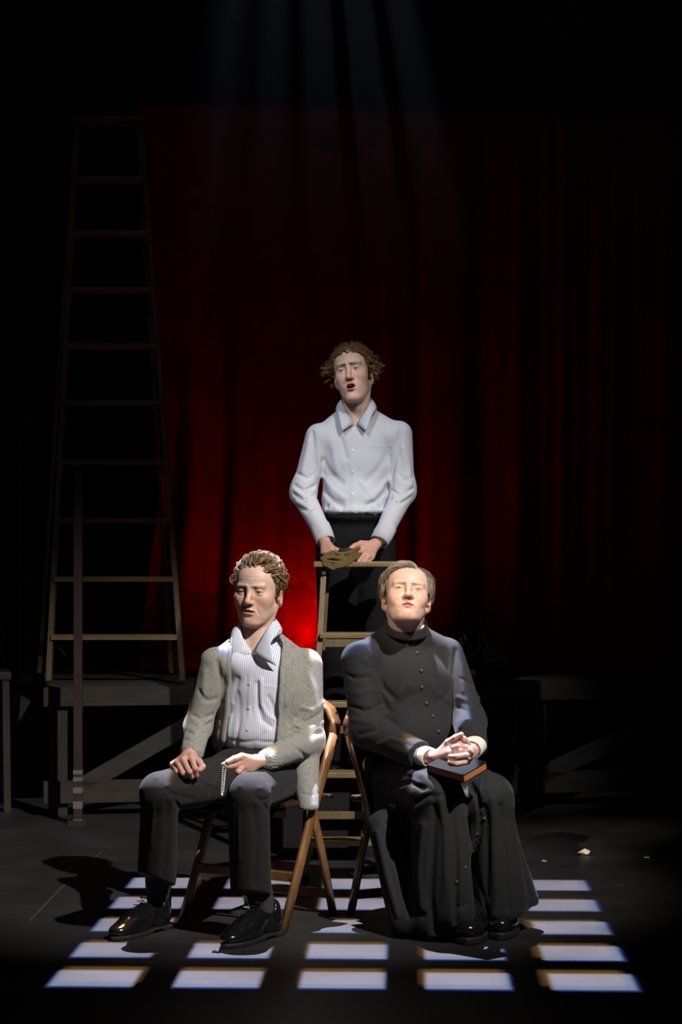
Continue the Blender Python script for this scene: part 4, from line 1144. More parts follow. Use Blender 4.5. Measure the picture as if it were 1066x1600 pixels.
def sm_shirt0(P):
    d = sm_torso(P)
    for s, e, w_ in ((sL, eL, wL), (sR, eR, wR)):
        a = rc(P, s, e, 0.060, 0.050); a = smin(a, rc(P, e, w_, 0.050, 0.037), 0.03)
        a = smin(a, ell(P, s * 0.12 + e * 0.88, (0.052, 0.05, 0.055)), 0.03)
        d = smin(d, a, 0.012)
    zc = W(0, 809, 8.84)[2]
    low = zc - P[:, 2]; inside = ell(P, W(556, 798, 8.94), (0.16, 0.13, 0.20))
    d = np.where(inside < 0.02, smax(d, low, 0.012), d)                     # shirt ends at the waistband
    d = smax(d, -rc(P, nk + [-0.004, 0.0, -0.025], nk + [-0.006, -0.02, 0.15], 0.052, 0.066), 0.006)
    d = v_neck(d, (P - np.asarray(nk, f32)) @ rot(-6).astype(f32), 0.078, 1.75, -0.004)
    return d
sm_c = Cloth(sm_shirt0, (8.6, 9.1))
pin = [([(545, 668), (544, 735), (545, 800)], 0.0028, -0.0020), ([(561, 668), (560, 735), (560, 800)], 0.0028, -0.0020), ([(553, 668), (552, 800)], 0.010, 0.0022)]
sm_c.folds(pin)
sm_c.folds([([(574, 697), (612, 697)], 0.0035, 0.0026), ([(612, 697), (612, 738), (593, 745), (574, 738), (574, 697)], 0.0026, 0.0020),
    # armholes, drape from shoulders and armpits
    ([(488, 676), (490, 705), (496, 745), (500, 775)], 0.008, -0.016), ([(626, 672), (621, 705), (612, 745), (610, 780)], 0.007, -0.015), ([(487, 668), (492, 690)], 0.004, -0.003), ([(632, 664), (627, 690)], 0.004, -0.003),
    ([(523, 665), (534, 690), (541, 715)], 0.011, -0.007), ([(512, 665), (521, 700), (527, 735)], 0.014, 0.006), ([(505, 720), (518, 742), (534, 755)], 0.013, -0.007), ([(503, 742), (520, 765), (538, 778)], 0.012, 0.007), ([(506, 765), (520, 782), (536, 792)], 0.011, -0.008),
    ([(604, 712), (590, 735), (572, 752)], 0.014, -0.005), ([(608, 745), (594, 765), (574, 780)], 0.012, 0.007), ([(606, 762), (592, 780), (575, 790)], 0.010, -0.008), ([(566, 755), (583, 778), (600, 798)], 0.010, 0.006), ([(586, 670), (600, 688), (606, 720)], 0.014, -0.004),
    # blousing over the waistband
    ([(512, 790), (514, 806)], 0.007, -0.008), ([(524, 793), (525, 806)], 0.007, 0.007), ([(535, 795), (534, 807)], 0.006, -0.007), ([(570, 795), (572, 807)], 0.006, -0.008), ([(582, 792), (585, 806)], 0.007, 0.007), ([(592, 790), (596, 804)], 0.006, -0.008),
    # sleeves
    ([(460, 758), (475, 768), (493, 758)], 0.007, -0.010), ([(459, 772), (474, 783), (492, 774)], 0.006, -0.010), ([(460, 765), (475, 776), (492, 766)], 0.006, 0.008), ([(464, 740), (480, 748), (494, 738)], 0.008, -0.007), ([(465, 792), (482, 799), (497, 790)], 0.008, -0.008), ([(463, 783), (478, 791), (494, 784)], 0.006, 0.007), ([(483, 690), (474, 735)], 0.012, 0.007), ([(492, 700), (488, 735)], 0.009, -0.007), 
    ([(612, 766), (628, 776), (645, 763)], 0.006, -0.010), ([(607, 781), (624, 788), (642, 777)], 0.006, -0.010), ([(610, 774), (626, 782), (643, 770)], 0.006, 0.008), ([(630, 700), (640, 730), (642, 758)], 0.011, 0.007), ([(624, 740), (632, 752), (645, 745)], 0.008, -0.007), ([(622, 700), (628, 735)], 0.009, -0.006)])
shirt = sm_c.mesh('shirt', W(440, 860, 8.9) - [0, 0.36, 0], W(665, 640, 8.9) + [0, 0.30, 0], 0.0048, M_shirt, sm)
fr_n = Frame(rot(-6, -4, 0), nk + np.array([-0.002, -0.012, 0.004]))
collar('collar', fr_n, 0.066, 0.10, 0.050, 0.044, -0.012, M_shirt, shirt, flare=0.014, drop=0.118, spread=0.42)
for px, py in ((552.5, 671), (551.5, 703), (551.5, 737), (551.5, 772), (557, 801)):
    c, n_ = march(sm_c.f, px, py, 8.6, 9.1); disc('button', c + n_ * 0.001, n_, 0.0052, 0.0016, M_button_w, shirt)
band('cuff', W(500, 822, 8.76), W(509, 846, 8.70), 0.0425, 0.041, M_shirt, shirt, flat=0.85, out=0.002)
band('cuff', W(605, 824, 8.76), W(592, 847, 8.70), 0.0425, 0.041, M_shirt, shirt, flat=0.85, out=0.002)
# trousers
def sm_tr0(P):
    hip = W(556, 838, 8.98)
    d = ell(P, hip, (0.155, 0.120, 0.13))
    d = smin(d, ell(P, W(556, 806, 8.95), (0.143, 0.112, 0.05)), 0.03)
    for s in (-1, 1):
        h_ = hip + np.array([s * 0.078, 0, -0.06]); k_ = np.array([hip[0] + s * 0.085, hip[1] - 0.03, RZ + 0.50]); a_ = np.array([hip[0] + s * 0.09, hip[1], RZ + 0.07])
        l = smin(rc(P, h_, k_, 0.098, 0.076), rc(P, k_, a_, 0.074, 0.068), 0.02); d = smin(d, l, 0.03)
    return smax(d, P[:, 2] - W(0, 805, 8.84)[2], 0.006)
tr_c = Cloth(sm_tr0, (8.6, 9.15))
tr_c.folds([([(505, 818), (555, 821), (603, 818)], 0.0025, -0.003), ([(550, 815), (551, 870)], 0.003, -0.002), ([(520, 825), (517, 880)], 0.006, 0.004), ([(590, 825), (598, 880)], 0.006, 0.004)])
trs = tr_c.mesh('trousers', np.array([-0.14, 8.78, RZ + 0.03]), np.array([0.26, 9.16, 1.50]), 0.0055, M_trouser_blk, sm)
c, n_ = march(tr_c.f, 543, 813, 8.6, 9.1); disc('waist_button', c, n_, 0.006, 0.0016, M_metal, trs)
for s in (-1, 1):
    oxford(sm, (0.065 + s * 0.10, 8.85, RZ), (0.065 + s * 0.09, 9.14, RZ), lift=RZ, name='shoe')
# body: head, inner torso, arms and hands
sm_skin = SKIN_SM
hl = make_hand([W(502, 826, 8.76), W(507, 846, 8.69)],
    [pw((519, 862, 8.60), (521, 872, 8.575), (524, 878, 8.585), (527, 880, 8.60)), pw((514, 866, 8.595), (515, 877, 8.575), (519, 882, 8.59), (523, 883, 8.605)),
     pw((509, 867, 8.60), (509, 877, 8.59), (512, 882, 8.60), (516, 883, 8.615)), pw((505, 865, 8.62), (504, 873, 8.615), (506, 878, 8.62), (509, 880, 8.63))],
    pw((512, 852, 8.66), (519, 856, 8.62), (527, 860, 8.60), (534, 863.5, 8.59)), sm_skin)
hr = make_hand([W(600, 833, 8.76), W(586, 851, 8.70)],
    [pw((566, 857, 8.63), (559, 864, 8.60), (554, 871, 8.58), (550.5, 877, 8.575)), pw((570, 865, 8.61), (564, 873, 8.585), (559, 879, 8.575), (556, 882, 8.58)),
     pw((575, 870, 8.61), (570, 877, 8.59), (565, 881, 8.585), (561, 883, 8.59)), pw((581, 871, 8.63), (577, 877, 8.615), (573, 880, 8.61), (569, 882, 8.61))],
    pw((574, 850, 8.67), (564, 849, 8.64), (554, 853, 8.61), (546.5, 858, 8.595)), sm_skin)
def sm_core(P):
    d = ell(P, W(558, 722, 8.98), (0.14, 0.09, 0.19)); d = smin(d, ell(P, W(556, 830, 8.98), (0.13, 0.09, 0.12)), 0.05)
    d = smin(d, rc(P, sL + [0.04, 0, 0], sR - [0.04, 0, 0], 0.04, 0.04), 0.04)
    for s, e, w_ in ((sL, eL, wL), (sR, eR, wR)): d = smin(d, chain(P, [s, e, w_], [0.045, 0.036, 0.027]), 0.03)
    for s in (-1, 1): d = smin(d, chain(P, [np.array([0.065 + s * 0.078, 8.98, 1.28]), np.array([0.065 + s * 0.085, 8.95, RZ + 0.5]), np.array([0.065 + s * 0.09, 8.99, RZ + 0.08])], [0.08, 0.055, 0.045]), 0.03)
    return d
cm = core_mesh(sm_core, (-0.25, 8.6, RZ + 0.05), (0.40, 9.2, 1.95), 0.012)
hm = head_mesh(sm_head, SM_FR)
V, Q, C = join_meshes([hm, hl, hr, (cm[0], cm[1], np.tile(np.array(sm_skin, f32), (len(cm[0]), 1)))])
body = link('body', np_mesh('body', V, Q, col=C), M_skin, sm)
build_head_extras(body, sm_head, SM_FR, (-0.10, -1, 0.30), (0.055, 0.075, 0.085), SM_HAIR, (-0.0625, 0.0155))
# the cap in his hands: folded cloth cap with a stiff peak
def cap_f(P):
    d = None
    for q, D0, r in ((((508, 867), (520, 863), (535, 866), (550, 862), (561, 857)), 8.545, 0.0078), (((507, 872), (520, 869), (538, 872), (559, 864)), 8.53, 0.0075),
                  (((506, 872), (509, 881), (521, 886), (535, 882), (548, 875), (560, 868)), 8.525, 0.0100), (((510, 876), (524, 879), (540, 876), (558, 867)), 8.55, 0.0085)):
        S = P.copy(); S[:, 1] = (S[:, 1] - D0) * 0.28
        pts = [np.array([p[0], 0.0, p[2]]) for p in (W(a, b, D0) for a, b in q)]
        e = chain(S, pts, [r] * len(pts), 0.006)
        d = e if d is None else smin(d, e, 0.003)
    return smin(d, ell(P, W(532, 872, 8.55), (0.050, 0.032, 0.011)), 0.004)
V, Q = sdf_verts(cap_f, W(500, 895, 8.60) - [0, 0.08, 0], W(570, 850, 8.60) + [0, 0.08, 0], 0.0020, 3.0)
capt = thing('cloth_cap', 'folded brown cloth cap held in the standing man\'s hands', 'cap', W(530, 884, 8.60))
cc = link('crown', np_mesh('crown', V, Q), M_felt, capt)
V, Q = sdf_verts(lambda P: ell(P, W(543, 861, 8.56), (0.040, 0.026, 0.013)) - fold(P, pw((530, 860, 8.60), (555, 862, 8.60)), 0.004, -0.003), W(515, 880, 8.56) - [0, 0.05, 0], W(572, 845, 8.56) + [0, 0.05, 0], 0.0024)
link('lining', np_mesh('lining', V, Q), M_felt_dark, capt)
settle(sm); settle(capt)
# ------------------------------------------------------------------ the seated man in the cardigan
M_knit, nt_, b_ = new_mat('grey_heather_knit')
def knit(nt, b, c0, c1, ribs=0.0):
    tc = node(nt, 'ShaderNodeTexCoord')
    n1 = node(nt, 'ShaderNodeTexNoise'); n1.inputs['Scale'].default_value = 260; n1.inputs['Detail'].default_value = 4
    n0 = node(nt, 'ShaderNodeTexNoise'); n0.inputs['Scale'].default_value = 120; n0.inputs['Detail'].default_value = 4
    mx = node(nt, 'ShaderNodeMath', operation='ADD'); r = node(nt, 'ShaderNodeValToRGB')
    nt.links.new(tc.outputs['Object'], n1.inputs['Vector']); nt.links.new(tc.outputs['Object'], n0.inputs['Vector'])
    nt.links.new(n1.outputs['Fac'], mx.inputs[0]); nt.links.new(n0.outputs['Fac'], mx.inputs[1])
    r.color_ramp.elements[0].position = 0.70; r.color_ramp.elements[1].position = 1.30
    r.color_ramp.elements[0].color = (*c0, 1); r.color_ramp.elements[1].color = (*c1, 1)
    nt.links.new(mx.outputs[0], r.inputs['Fac']); nt.links.new(r.outputs['Color'], b.inputs['Base Color'])
    bp = node(nt, 'ShaderNodeBump'); bp.inputs['Strength'].default_value = 0.35; bp.inputs['Distance'].default_value = 0.002
    nt.links.new(n1.outputs['Fac'], bp.inputs['Height']); nt.links.new(bp.outputs['Normal'], b.inputs['Normal'])
    b.inputs['Roughness'].default_value = 0.95; b.inputs['Specular IOR Level'].default_value = 0.1; b.inputs['Sheen Weight'].default_value = 0.15
knit(nt_, b_, (0.155, 0.150, 0.132), (0.265, 0.258, 0.232))
# striped shirting: stripes run along the cloth, spaced across the chest
def stripe_mat(name, yaw, spacing, c0, c1, tilt=0.0):
    m, nt, b = new_mat(name)
    tc = node(nt, 'ShaderNodeTexCoord'); mp = node(nt, 'ShaderNodeMapping'); mp.inputs['Rotation'].default_value = (0, tilt, -math.radians(yaw))
    sx = node(nt, 'ShaderNodeSeparateXYZ'); mu = node(nt, 'ShaderNodeMath', operation='MULTIPLY'); mu.inputs[1].default_value = 1.0 / spacing
    fr = node(nt, 'ShaderNodeMath', operation='FRACT'); r = node(nt, 'ShaderNodeValToRGB')
    nt.links.new(tc.outputs['Object'], mp.inputs['Vector']); nt.links.new(mp.outputs['Vector'], sx.inputs[0]); nt.links.new(sx.outputs['X'], mu.inputs[0])
    nt.links.new(mu.outputs[0], fr.inputs[0]); nt.links.new(fr.outputs[0], r.inputs['Fac'])
    r.color_ramp.elements[0].position = 0.42; r.color_ramp.elements[1].position = 0.50
    r.color_ramp.elements[0].color = (*c0, 1); r.color_ramp.elements[1].color = (*c1, 1)
    nt.links.new(r.outputs['Color'], b.inputs['Base Color']); b.inputs['Roughness'].default_value = 0.8; b.inputs['Specular IOR Level'].default_value = 0.2
    return m
M_stripe = stripe_mat('blue_white_striped_cotton', -20, 0.0066, (0.36, 0.40, 0.54), (0.74, 0.74, 0.78))
M_trouser = mat_plain('charcoal_wool', (0.019, 0.018, 0.017), rough=0.85, bump=0.2, bscale=500, spec=0.2, sheen=0.04)
M_button_b = mat_plain('brown_leather_button', (0.13, 0.045, 0.022), rough=0.4)
M_bead = mat_plain('white_bead', (0.80, 0.78, 0.74), rough=0.2)
lm = thing('person', 'man with wavy sandy hair in an open grey cardigan, seated with a rosary', 'person', (-0.27, 7.40, 0))
TF = Frame(rot(-20, 0, 0), W(404, 1095, 7.46))           # chest frame: x across, -y to the front
SKIN_LM = (0.56, 0.32, 0.25)
sL, sR = W(337, 1036, 7.43), W(477, 1040, 7.50)
eL, eR = W(309, 1137, 7.42), W(482, 1158, 7.42)
wL, wR = W(300, 1176, 7.16), W(418, 1188, 7.13)
nk = W(404, 993, 7.47)
def lm_shirt0(P):
    L = TF.l(P).astype(f32)
    d = ell(L, (0, 0.01, 0.02), (0.150, 0.100, 0.20))
    d = smin(d, ell(L, (0, 0.0, -0.12), (0.140, 0.112, 0.10)), 0.05)
    d = smin(d, rc(P, sL + [0.08, 0, 0.0], sR - [0.08, 0, 0.0], 0.05, 0.05), 0.04)
    d = smin(d, rc(P, nk + [0, 0.01, -0.05], nk, 0.068, 0.058), 0.03)
    d = smax(d, -rc(P, nk + [0, 0.0, -0.01], nk + [0, -0.02, 0.15], 0.054, 0.066), 0.006)
    d = v_neck(d, (P - np.asarray(nk, f32)) @ rot(-20).astype(f32), 0.074, 1.75, 0.0)
    zc = W(0, 1173, 7.33)[2]
    return smax(d, zc - P[:, 2], 0.006)
ls = Cloth(lm_shirt0, (7.1, 7.7))
ls.folds([([(387, 1018), (386, 1060), (385, 1110), (381, 1172)], 0.0028, -0.0022), ([(397, 1018), (396, 1060), (394, 1110), (390, 1172)], 0.0028, -0.0022), ([(392, 1018), (390, 1100), (386, 1172)], 0.010, 0.002),
    ([(402, 1068), (403, 1105), (410, 1125), (425, 1136)], 0.006, -0.012), ([(408, 1062), (409, 1100), (418, 1118), (430, 1125)], 0.006, 0.008), ([(420, 1090), (428, 1105), (432, 1120)], 0.006, -0.008),
    ([(372, 1060), (366, 1095), (362, 1115)], 0.008, -0.005), ([(365, 1100), (360, 1125), (358, 1150)], 0.008, 0.006), ([(372, 1085), (374, 1130), (370, 1165)], 0.008, -0.005), ([(412, 1145), (400, 1160), (395, 1168)], 0.007, -0.004),
    ([(412, 1071), (432, 1074)], 0.0030, 0.0025), ([(355, 1155), (380, 1160), (400, 1158), (428, 1160)], 0.006, -0.004)])
SLO, SHI = W(330, 1190, 7.45) - [0, 0.2, 0], W(470, 985, 7.45) + [0, 0.22, 0]
shirt = ls.mesh('shirt', SLO, SHI, 0.0046, M_stripe, lm)
fr_n = Frame(rot(-20, -3, 0), nk + np.array([-0.002, -0.012, 0.004]))
collar('collar', fr_n, 0.066, 0.08, 0.056, 0.046, 0.000, M_stripe, shirt, flare=0.018, drop=0.122, spread=1.05)
for px, py in ((390, 1068), (389, 1106), (387, 1140)):
    c, n_ = march(ls.f, px, py, 7.1, 7.7); disc('button', c + n_ * 0.001, n_, 0.0050, 0.0016, M_button_w, shirt)
# cardigan: over the shirt, open at the front
def lm_card_full(P):
    L = TF.l(P).astype(f32)
    d = ell(L, (0, 0.015, 0.01), (0.178, 0.122, 0.215))
    d = smin(d, ell(L, (0, 0.012, -0.14), (0.180, 0.130, 0.115)), 0.05)
    d = smin(d, rc(P, nk + [-0.045, 0.02, -0.035], sL + [0.03, 0, 0], 0.056, 0.058), 0.04)
    d = smin(d, rc(P, nk + [0.045, 0.02, -0.035], sR + [-0.03, 0, 0], 0.056, 0.058), 0.04)
    d = smin(d, rc(P, W(474, 1175, 7.42), W(482, 1262, 7.29), 0.060, 0.036), 0.03)         # tail at the hip over the chair side
    return d
def lm_arms(P):
    d = None
    for s, e, w_, r0, r1 in ((sL, eL, wL, 0.058, 0.047), (sR, eR, wR, 0.064, 0.056)):
        a = rc(P, s, e, r0, r1); a = smin(a, rc(P, e, w_, r1, 0.040), 0.03)
        d = a if d is None else np.minimum(d, a)
    return d
edge_l = [(368, 992), (364, 1012), (362, 1030), (357, 1090), (355, 1125), (351, 1158), (343, 1174), (330, 1190), (322, 1200)]
edge_r = [(434, 985), (440, 1005), (439, 1025), (436, 1065), (434, 1100), (432, 1140), (431, 1170), (431, 1200)]
def edge_fn(e):
    q = [TF.l(march(lm_card_full, px, py, 7.1, 7.7)[0]) for px, py in e]
    z = np.array([v[2] for v in q]); x = np.array([v[0] for v in q]); o = np.argsort(z); return z[o], x[o]
ZL, XL = edge_fn(edge_l); ZR, XR = edge_fn(edge_r)
def lm_card0(P):
    L = TF.l(P).astype(f32)
    d = lm_card_full(P)
    gap = np.maximum(np.interp(L[:, 2], ZL, XL) - L[:, 0], L[:, 0] - np.interp(L[:, 2], ZR, XR))
    gap = np.maximum(gap, L[:, 1] - 0.03).astype(f32)
    d = smax(d, -gap, 0.006)
    zc = W(0, 1200, 7.3)[2]
    low = np.where(L[:, 0] > 0.10, P[:, 2] - 0.405, P[:, 2] - 0.572)
    d = smax(d, -low.astype(f32), 0.010)
    d = smin(d, lm_arms(P), 0.012)
    d = smax(d, -rc(P, nk + [0, 0.0, -0.02], nk + [0, -0.02, 0.15], 0.062, 0.080), 0.008)
    return d
lc = Cloth(lm_card0, (6.95, 7.75))
lc.folds([([(q[0] - 9, q[1]) for q in edge_l[1:8]], 0.004, -0.004), ([(q[0] + 9, q[1]) for q in edge_r[1:7]], 0.004, -0.004),
    ([(q[0] - 4, q[1]) for q in edge_l[1:8]], 0.005, 0.003), ([(q[0] + 4, q[1]) for q in edge_r[1:7]], 0.005, 0.003),
    ([(340, 1035), (347, 1075), (345, 1120)], 0.008, -0.012), ([(460, 1035), (455, 1080), (452, 1130)], 0.007, -0.012), ([(452, 1040), (447, 1100)], 0.010, 0.006),
    ([(302, 1118), (316, 1124), (332, 1116)], 0.006, -0.008), ([(297, 1130), (312, 1138), (328, 1130)], 0.006, -0.008), ([(300, 1124), (314, 1131), (330, 1123)], 0.006, 0.006), ([(292, 1143), (306, 1150), (322, 1145)], 0.006, -0.007), ([(290, 1137), (305, 1144), (322, 1138)], 0.005, 0.005), ([(288, 1155), (302, 1161), (318, 1158)], 0.006, -0.005),
    ([(312, 1080), (322, 1095), (338, 1092)], 0.008, -0.006), ([(320, 1050), (318, 1085)], 0.012, 0.005),
    ([(462, 1120), (480, 1128), (503, 1112)], 0.007, -0.010), ([(460, 1132), (480, 1141), (505, 1128)], 0.006, 0.008), ([(456, 1142), (476, 1152), (502, 1144)], 0.007, -0.009), ([(470, 1105), (488, 1110), (505, 1098)], 0.008, 0.006), ([(450, 1160), (466, 1172), (480, 1185)], 0.007, -0.007), ([(438, 1168), (450, 1180), (462, 1192)], 0.006, 0.006),
    ([(475, 1045), (490, 1075), (495, 1105)], 0.012, 0.005), ([(452, 1020), (462, 1010), (474, 1006)], 0.004, -0.004),
    ([(470, 1240), (485, 1243), (500, 1238)], 0.004, -0.004)])
def card_f(P):
    d = lc.f(P)
    # ribbed cuffs
    for e, w_ in ((eL, wL), (eR, wR)):
        ax = nrm(w_ - e); q = P - np.asarray(w_, f32); s = q @ np.asarray(ax, f32); r = q - s[:, None] * np.asarray(ax, f32)
        u = nrm(np.cross(ax, (0, 0, 1))); v = np.cross(ax, u); an = np.arctan2(r @ np.asarray(v, f32), r @ np.asarray(u, f32))
        near = (s > -0.055) & (s < 0.06) & (ln(r) < 0.075)
        d = d - np.where(near, 0.0024 * np.sin(an * 28) * np.clip((s + 0.055) / 0.01, 0, 1), 0) + np.where(near & (s < -0.048), 0.002, 0)
    return d
V, Q = sdf_verts(card_f, np.array([-0.60, 7.02, 0.39]), np.array([0.02, 7.72, 1.06]), 0.0046, 1.6)
card = link('cardigan', np_mesh('cardigan', V, Q), M_knit, lm)
for px, py in ((349, 1094), (343, 1134), (339, 1169)):
    c, n_ = march(lc.f, px, py, 7.0, 7.7); disc('button', c + n_ * 0.001, n_, 0.0085, 0.0028, M_button_b, card)
# trousers
hL, hR = W(366, 1214, 7.46), W(440, 1214, 7.44)
kL, kR = W(250, 1238, 7.02), W(388, 1242, 6.99)
aL, aR = W(245, 1372, 7.13), W(392, 1394, 7.05)
def lm_tr0(P):
    d = ell(P, W(408, 1205, 7.50), (0.165, 0.13, 0.10))
    d = smin(d, ell(P, W(395, 1186, 7.42), (0.135, 0.10, 0.05)), 0.03)
    for h_, k_, a_, r1, r2, sl_ in ((hL, kL, aL, 0.063, 0.068, 0.35), (hR, kR, aR, 0.072, 0.070, 0.05)):
        t = rc(P, h_, k_, 0.092, 0.070)
        sh = rc(P, k_, a_, r1, r2)
        sh = smax(sh, (a_[2] - 0.006) - P[:, 2] - 0.30 * (P[:, 1] - a_[1]) - sl_ * (P[:, 0] - a_[0]), 0.003)
        d = smin(d, smin(t, sh, 0.018), 0.02)
    d = smax(d, 0.441 - P[:, 2] - np.where((P[:, 1] > 7.22), 0.0, 1.0).astype(f32), 0.01)
    return smax(d, P[:, 2] - W(0, 1171, 7.33)[2], 0.006)
lt = Cloth(lm_tr0, (6.8, 7.6))
lt.folds([([(245, 1215), (240, 1260), (236, 1320), (232, 1375)], 0.005, 0.007), ([(262, 1255), (262, 1300), (255, 1370)], 0.010, -0.006), ([(272, 1250), (280, 1262), (285, 1275)], 0.006, -0.008), ([(265, 1240), (280, 1245), (300, 1248)], 0.006, -0.008), ([(262, 1228), (285, 1232), (310, 1226)], 0.007, 0.006),
    ([(375, 1228), (373, 1280), (374, 1340), (375, 1395)], 0.005, 0.007), ([(395, 1262), (402, 1300), (398, 1380)], 0.010, -0.006), ([(400, 1245), (412, 1255), (420, 1270)], 0.006, -0.009), ([(410, 1250), (425, 1243), (440, 1238)], 0.006, -0.008), ([(405, 1232), (425, 1228), (445, 1222)], 0.007, 0.006),
    ([(340, 1190), (335, 1215), (330, 1240)], 0.008, -0.008), ([(300, 1210), (320, 1222), (340, 1228)], 0.008, 0.005), ([(365, 1260), (365, 1330)], 0.008, 0.004), ([(228, 1250), (222, 1320)], 0.008, 0.004)])
tr = lt.mesh('trousers', np.array([-0.78, 6.84, 0.13]), np.array([-0.10, 7.66, 0.66]), 0.0052, M_trouser, lm)
# socks and shoes
oxford(lm, floor_at(174, 1471), floor_at(266, 1447), label='polished black laced shoe with light glinting on its toe')
oxford(lm, floor_at(349, 1483), floor_at(439, 1457))
for a_, h_ in ((W(245, 1372, 7.13), floor_at(249, 1448)), (W(392, 1394, 7.08), floor_at(413, 1462))):
    b_ = np.array([h_[0], h_[1], 0.075]); V, Q = sdf_verts(lambda P: rc(P, a_ + [0, 0.01, 0.13], b_, 0.052, 0.042) - 0.0012 * np.sin(np.arctan2(P[:, 1] - b_[1], P[:, 0] - b_[0]) * 20), np.minimum(a_, b_) - 0.09, np.maximum(a_, b_) + 0.19, 0.005)
    link('sock', np_mesh('sock', V, Q), M_sock, lm)
# body
hl = make_hand([W(300, 1168, 7.20), W(296, 1180, 7.13)],
    [pw((299, 1183, 7.075), (305, 1201, 7.035), (307, 1211, 7.05), (304, 1212, 7.075)), pw((286.5, 1187, 7.065), (296, 1206, 7.02), (299, 1214, 7.04), (297, 1214, 7.07)),
     pw((278, 1192, 7.07), (286, 1208, 7.03), (289, 1213, 7.05), (288, 1213, 7.075)), pw((271, 1195, 7.085), (277, 1206, 7.05), (279, 1211, 7.065), (279, 1211, 7.085))],
    pw((306, 1183, 7.11), (311, 1190, 7.08), (316, 1198, 7.06), (312, 1203, 7.045)), SKIN_LM, fr=1.05, knuckle_r=0.0135)
hr = make_hand([W(425, 1188, 7.17), W(402, 1190, 7.09)],
    [pw((379, 1190, 7.03), (366, 1196, 7.005), (358, 1198, 6.995), (351.5, 1198, 6.99)), pw((380, 1198, 7.03), (372, 1206, 7.00), (374, 1211, 7.02), (382, 1210, 7.045)),
     pw((384, 1203, 7.045), (376, 1210, 7.02), (380, 1214, 7.045), (388, 1212, 7.06)), pw((391, 1206, 7.06), (383, 1212, 7.045), (387, 1215, 7.06), (393, 1213, 7.07))],
    pw((390, 1183, 7.06), (378, 1182, 7.03), (366, 1186, 7.00), (355, 1191, 6.985)), SKIN_LM, fr=1.05)
def lm_core(P):
    d = ell(P, W(405, 1085, 7.48), (0.12, 0.08, 0.20)); d = smin(d, ell(P, W(408, 1205, 7.50), (0.13, 0.09, 0.07)), 0.05)
    d = smin(d, rc(P, sL + [0.04, 0, 0], sR - [0.04, 0, 0], 0.04, 0.04), 0.04)
    for s, e, w_ in ((sL, eL, wL), (sR, eR, wR)): d = smin(d, chain(P, [s, e, w_], [0.045, 0.036, 0.027]), 0.03)
    for h_, k_, a_ in ((hL, kL, aL), (hR, kR, aR)): d = smin(d, chain(P, [h_, k_, a_ + np.array([0, 0.04, 0.05])], [0.07, 0.050, 0.036]), 0.03)
    return d
cm = core_mesh(lm_core, (-0.80, 6.85, 0.10), (0.05, 7.65, 1.10), 0.012)
hm = head_mesh(lm_head, LM_FR)
V, Q, C = join_meshes([hm, hl, hr, (cm[0], cm[1], np.tile(np.array(SKIN_LM, f32), (len(cm[0]), 1)))])
body = link('body', np_mesh('body', V, Q, col=C), M_skin, lm)
build_head_extras(body, lm_head, LM_FR, (0.05, -1, 0.12), (0.065, 0.09, 0.10), LM_HAIR)
settle(lm)
# rosary hanging from his fingers: each bead a part
top = W(350, 1197, 6.985)
ros = thing('rosary', 'white beaded rosary hanging from the cardigan man\'s fingers', 'rosary', top)
bead = MB().lathe([(0.0008, 0.0030), (0.0022, 0.0021), (0.0030, 0), (0.0022, -0.0021), (0.0008, -0.0030)], n=8).mesh('bead', True)
bead.materials.append(M_bead)
Lr = 0.088
path = [np.array([-0.003 - 0.0055 * t, -0.002, -0.004 - Lr * t]) for t in np.linspace(0, 1, 13)] + [np.array([0.006 - 0.008 * t, 0.003, -0.002 - (Lr - 0.003) * t]) for t in np.linspace(1, 0, 13)]
for p in path: link('bead', bead, None, ros, p)
V, Q = tubes([path], [[0.0007] * len(path)], 5); link('cord', np_mesh('cord', V, Q), M_paper, ros)
o = link('large_bead', MB().lathe([(0.001, 0.0045), (0.0034, 0.003), (0.0046, 0), (0.0034, -0.003), (0.001, -0.0045)], n=10).mesh('large_bead', True), M_bead, ros, path[12] + np.array([0.002, 0, -0.005]))
V, Q = sdf_verts(lambda P: smin(smin(ell(P, (-0.003, 0.0, 0.006), (0.006, 0.005, 0.006)), ell(P, (0.006, 0.0, 0.002), (0.006, 0.005, 0.004)), 0.003), ell(P, (0.001, -0.003, 0.009), (0.004, 0.004, 0.006)), 0.002), (-0.02, -0.015, -0.015), (0.025, 0.015, 0.025), 0.0012)
link('gathered_beads', np_mesh('gathered_beads', V, Q), M_bead, ros)
# ------------------------------------------------------------------ the seated priest
M_cass = mat_plain('black_cassock_wool', (0.017, 0.017, 0.018), rough=0.80, bump=0.2, bscale=600, spec=0.25, sheen=0.05)
M_cbutton = mat_plain('black_covered_button', (0.05, 0.05, 0.05), rough=0.45)
M_cuff = mat_plain('cream_cuff_cotton', (0.70, 0.66, 0.58), rough=0.8)
pr = thing('person', 'priest in a black buttoned cassock, seated with clasped hands and chin raised', 'person', (0.30, 7.42, 0))
PF = Frame(rot(22, 0, 0), W(636, 1095, 7.50))
SKIN_PR = (0.57, 0.34, 0.28)
sL, sR = W(561, 1030, 7.42), W(700, 1022, 7.57)
eL, eR = W(574, 1142, 7.36), W(733, 1128, 7.47)
wL, wR = W(657, 1180, 7.10), W(740, 1166, 7.17)
nk = W(633, 973, 7.49)
hL, hR = W(607, 1212, 7.52), W(688, 1212, 7.60)
kL, kR = W(680, 1240, 7.03), W(764, 1247, 7.10)
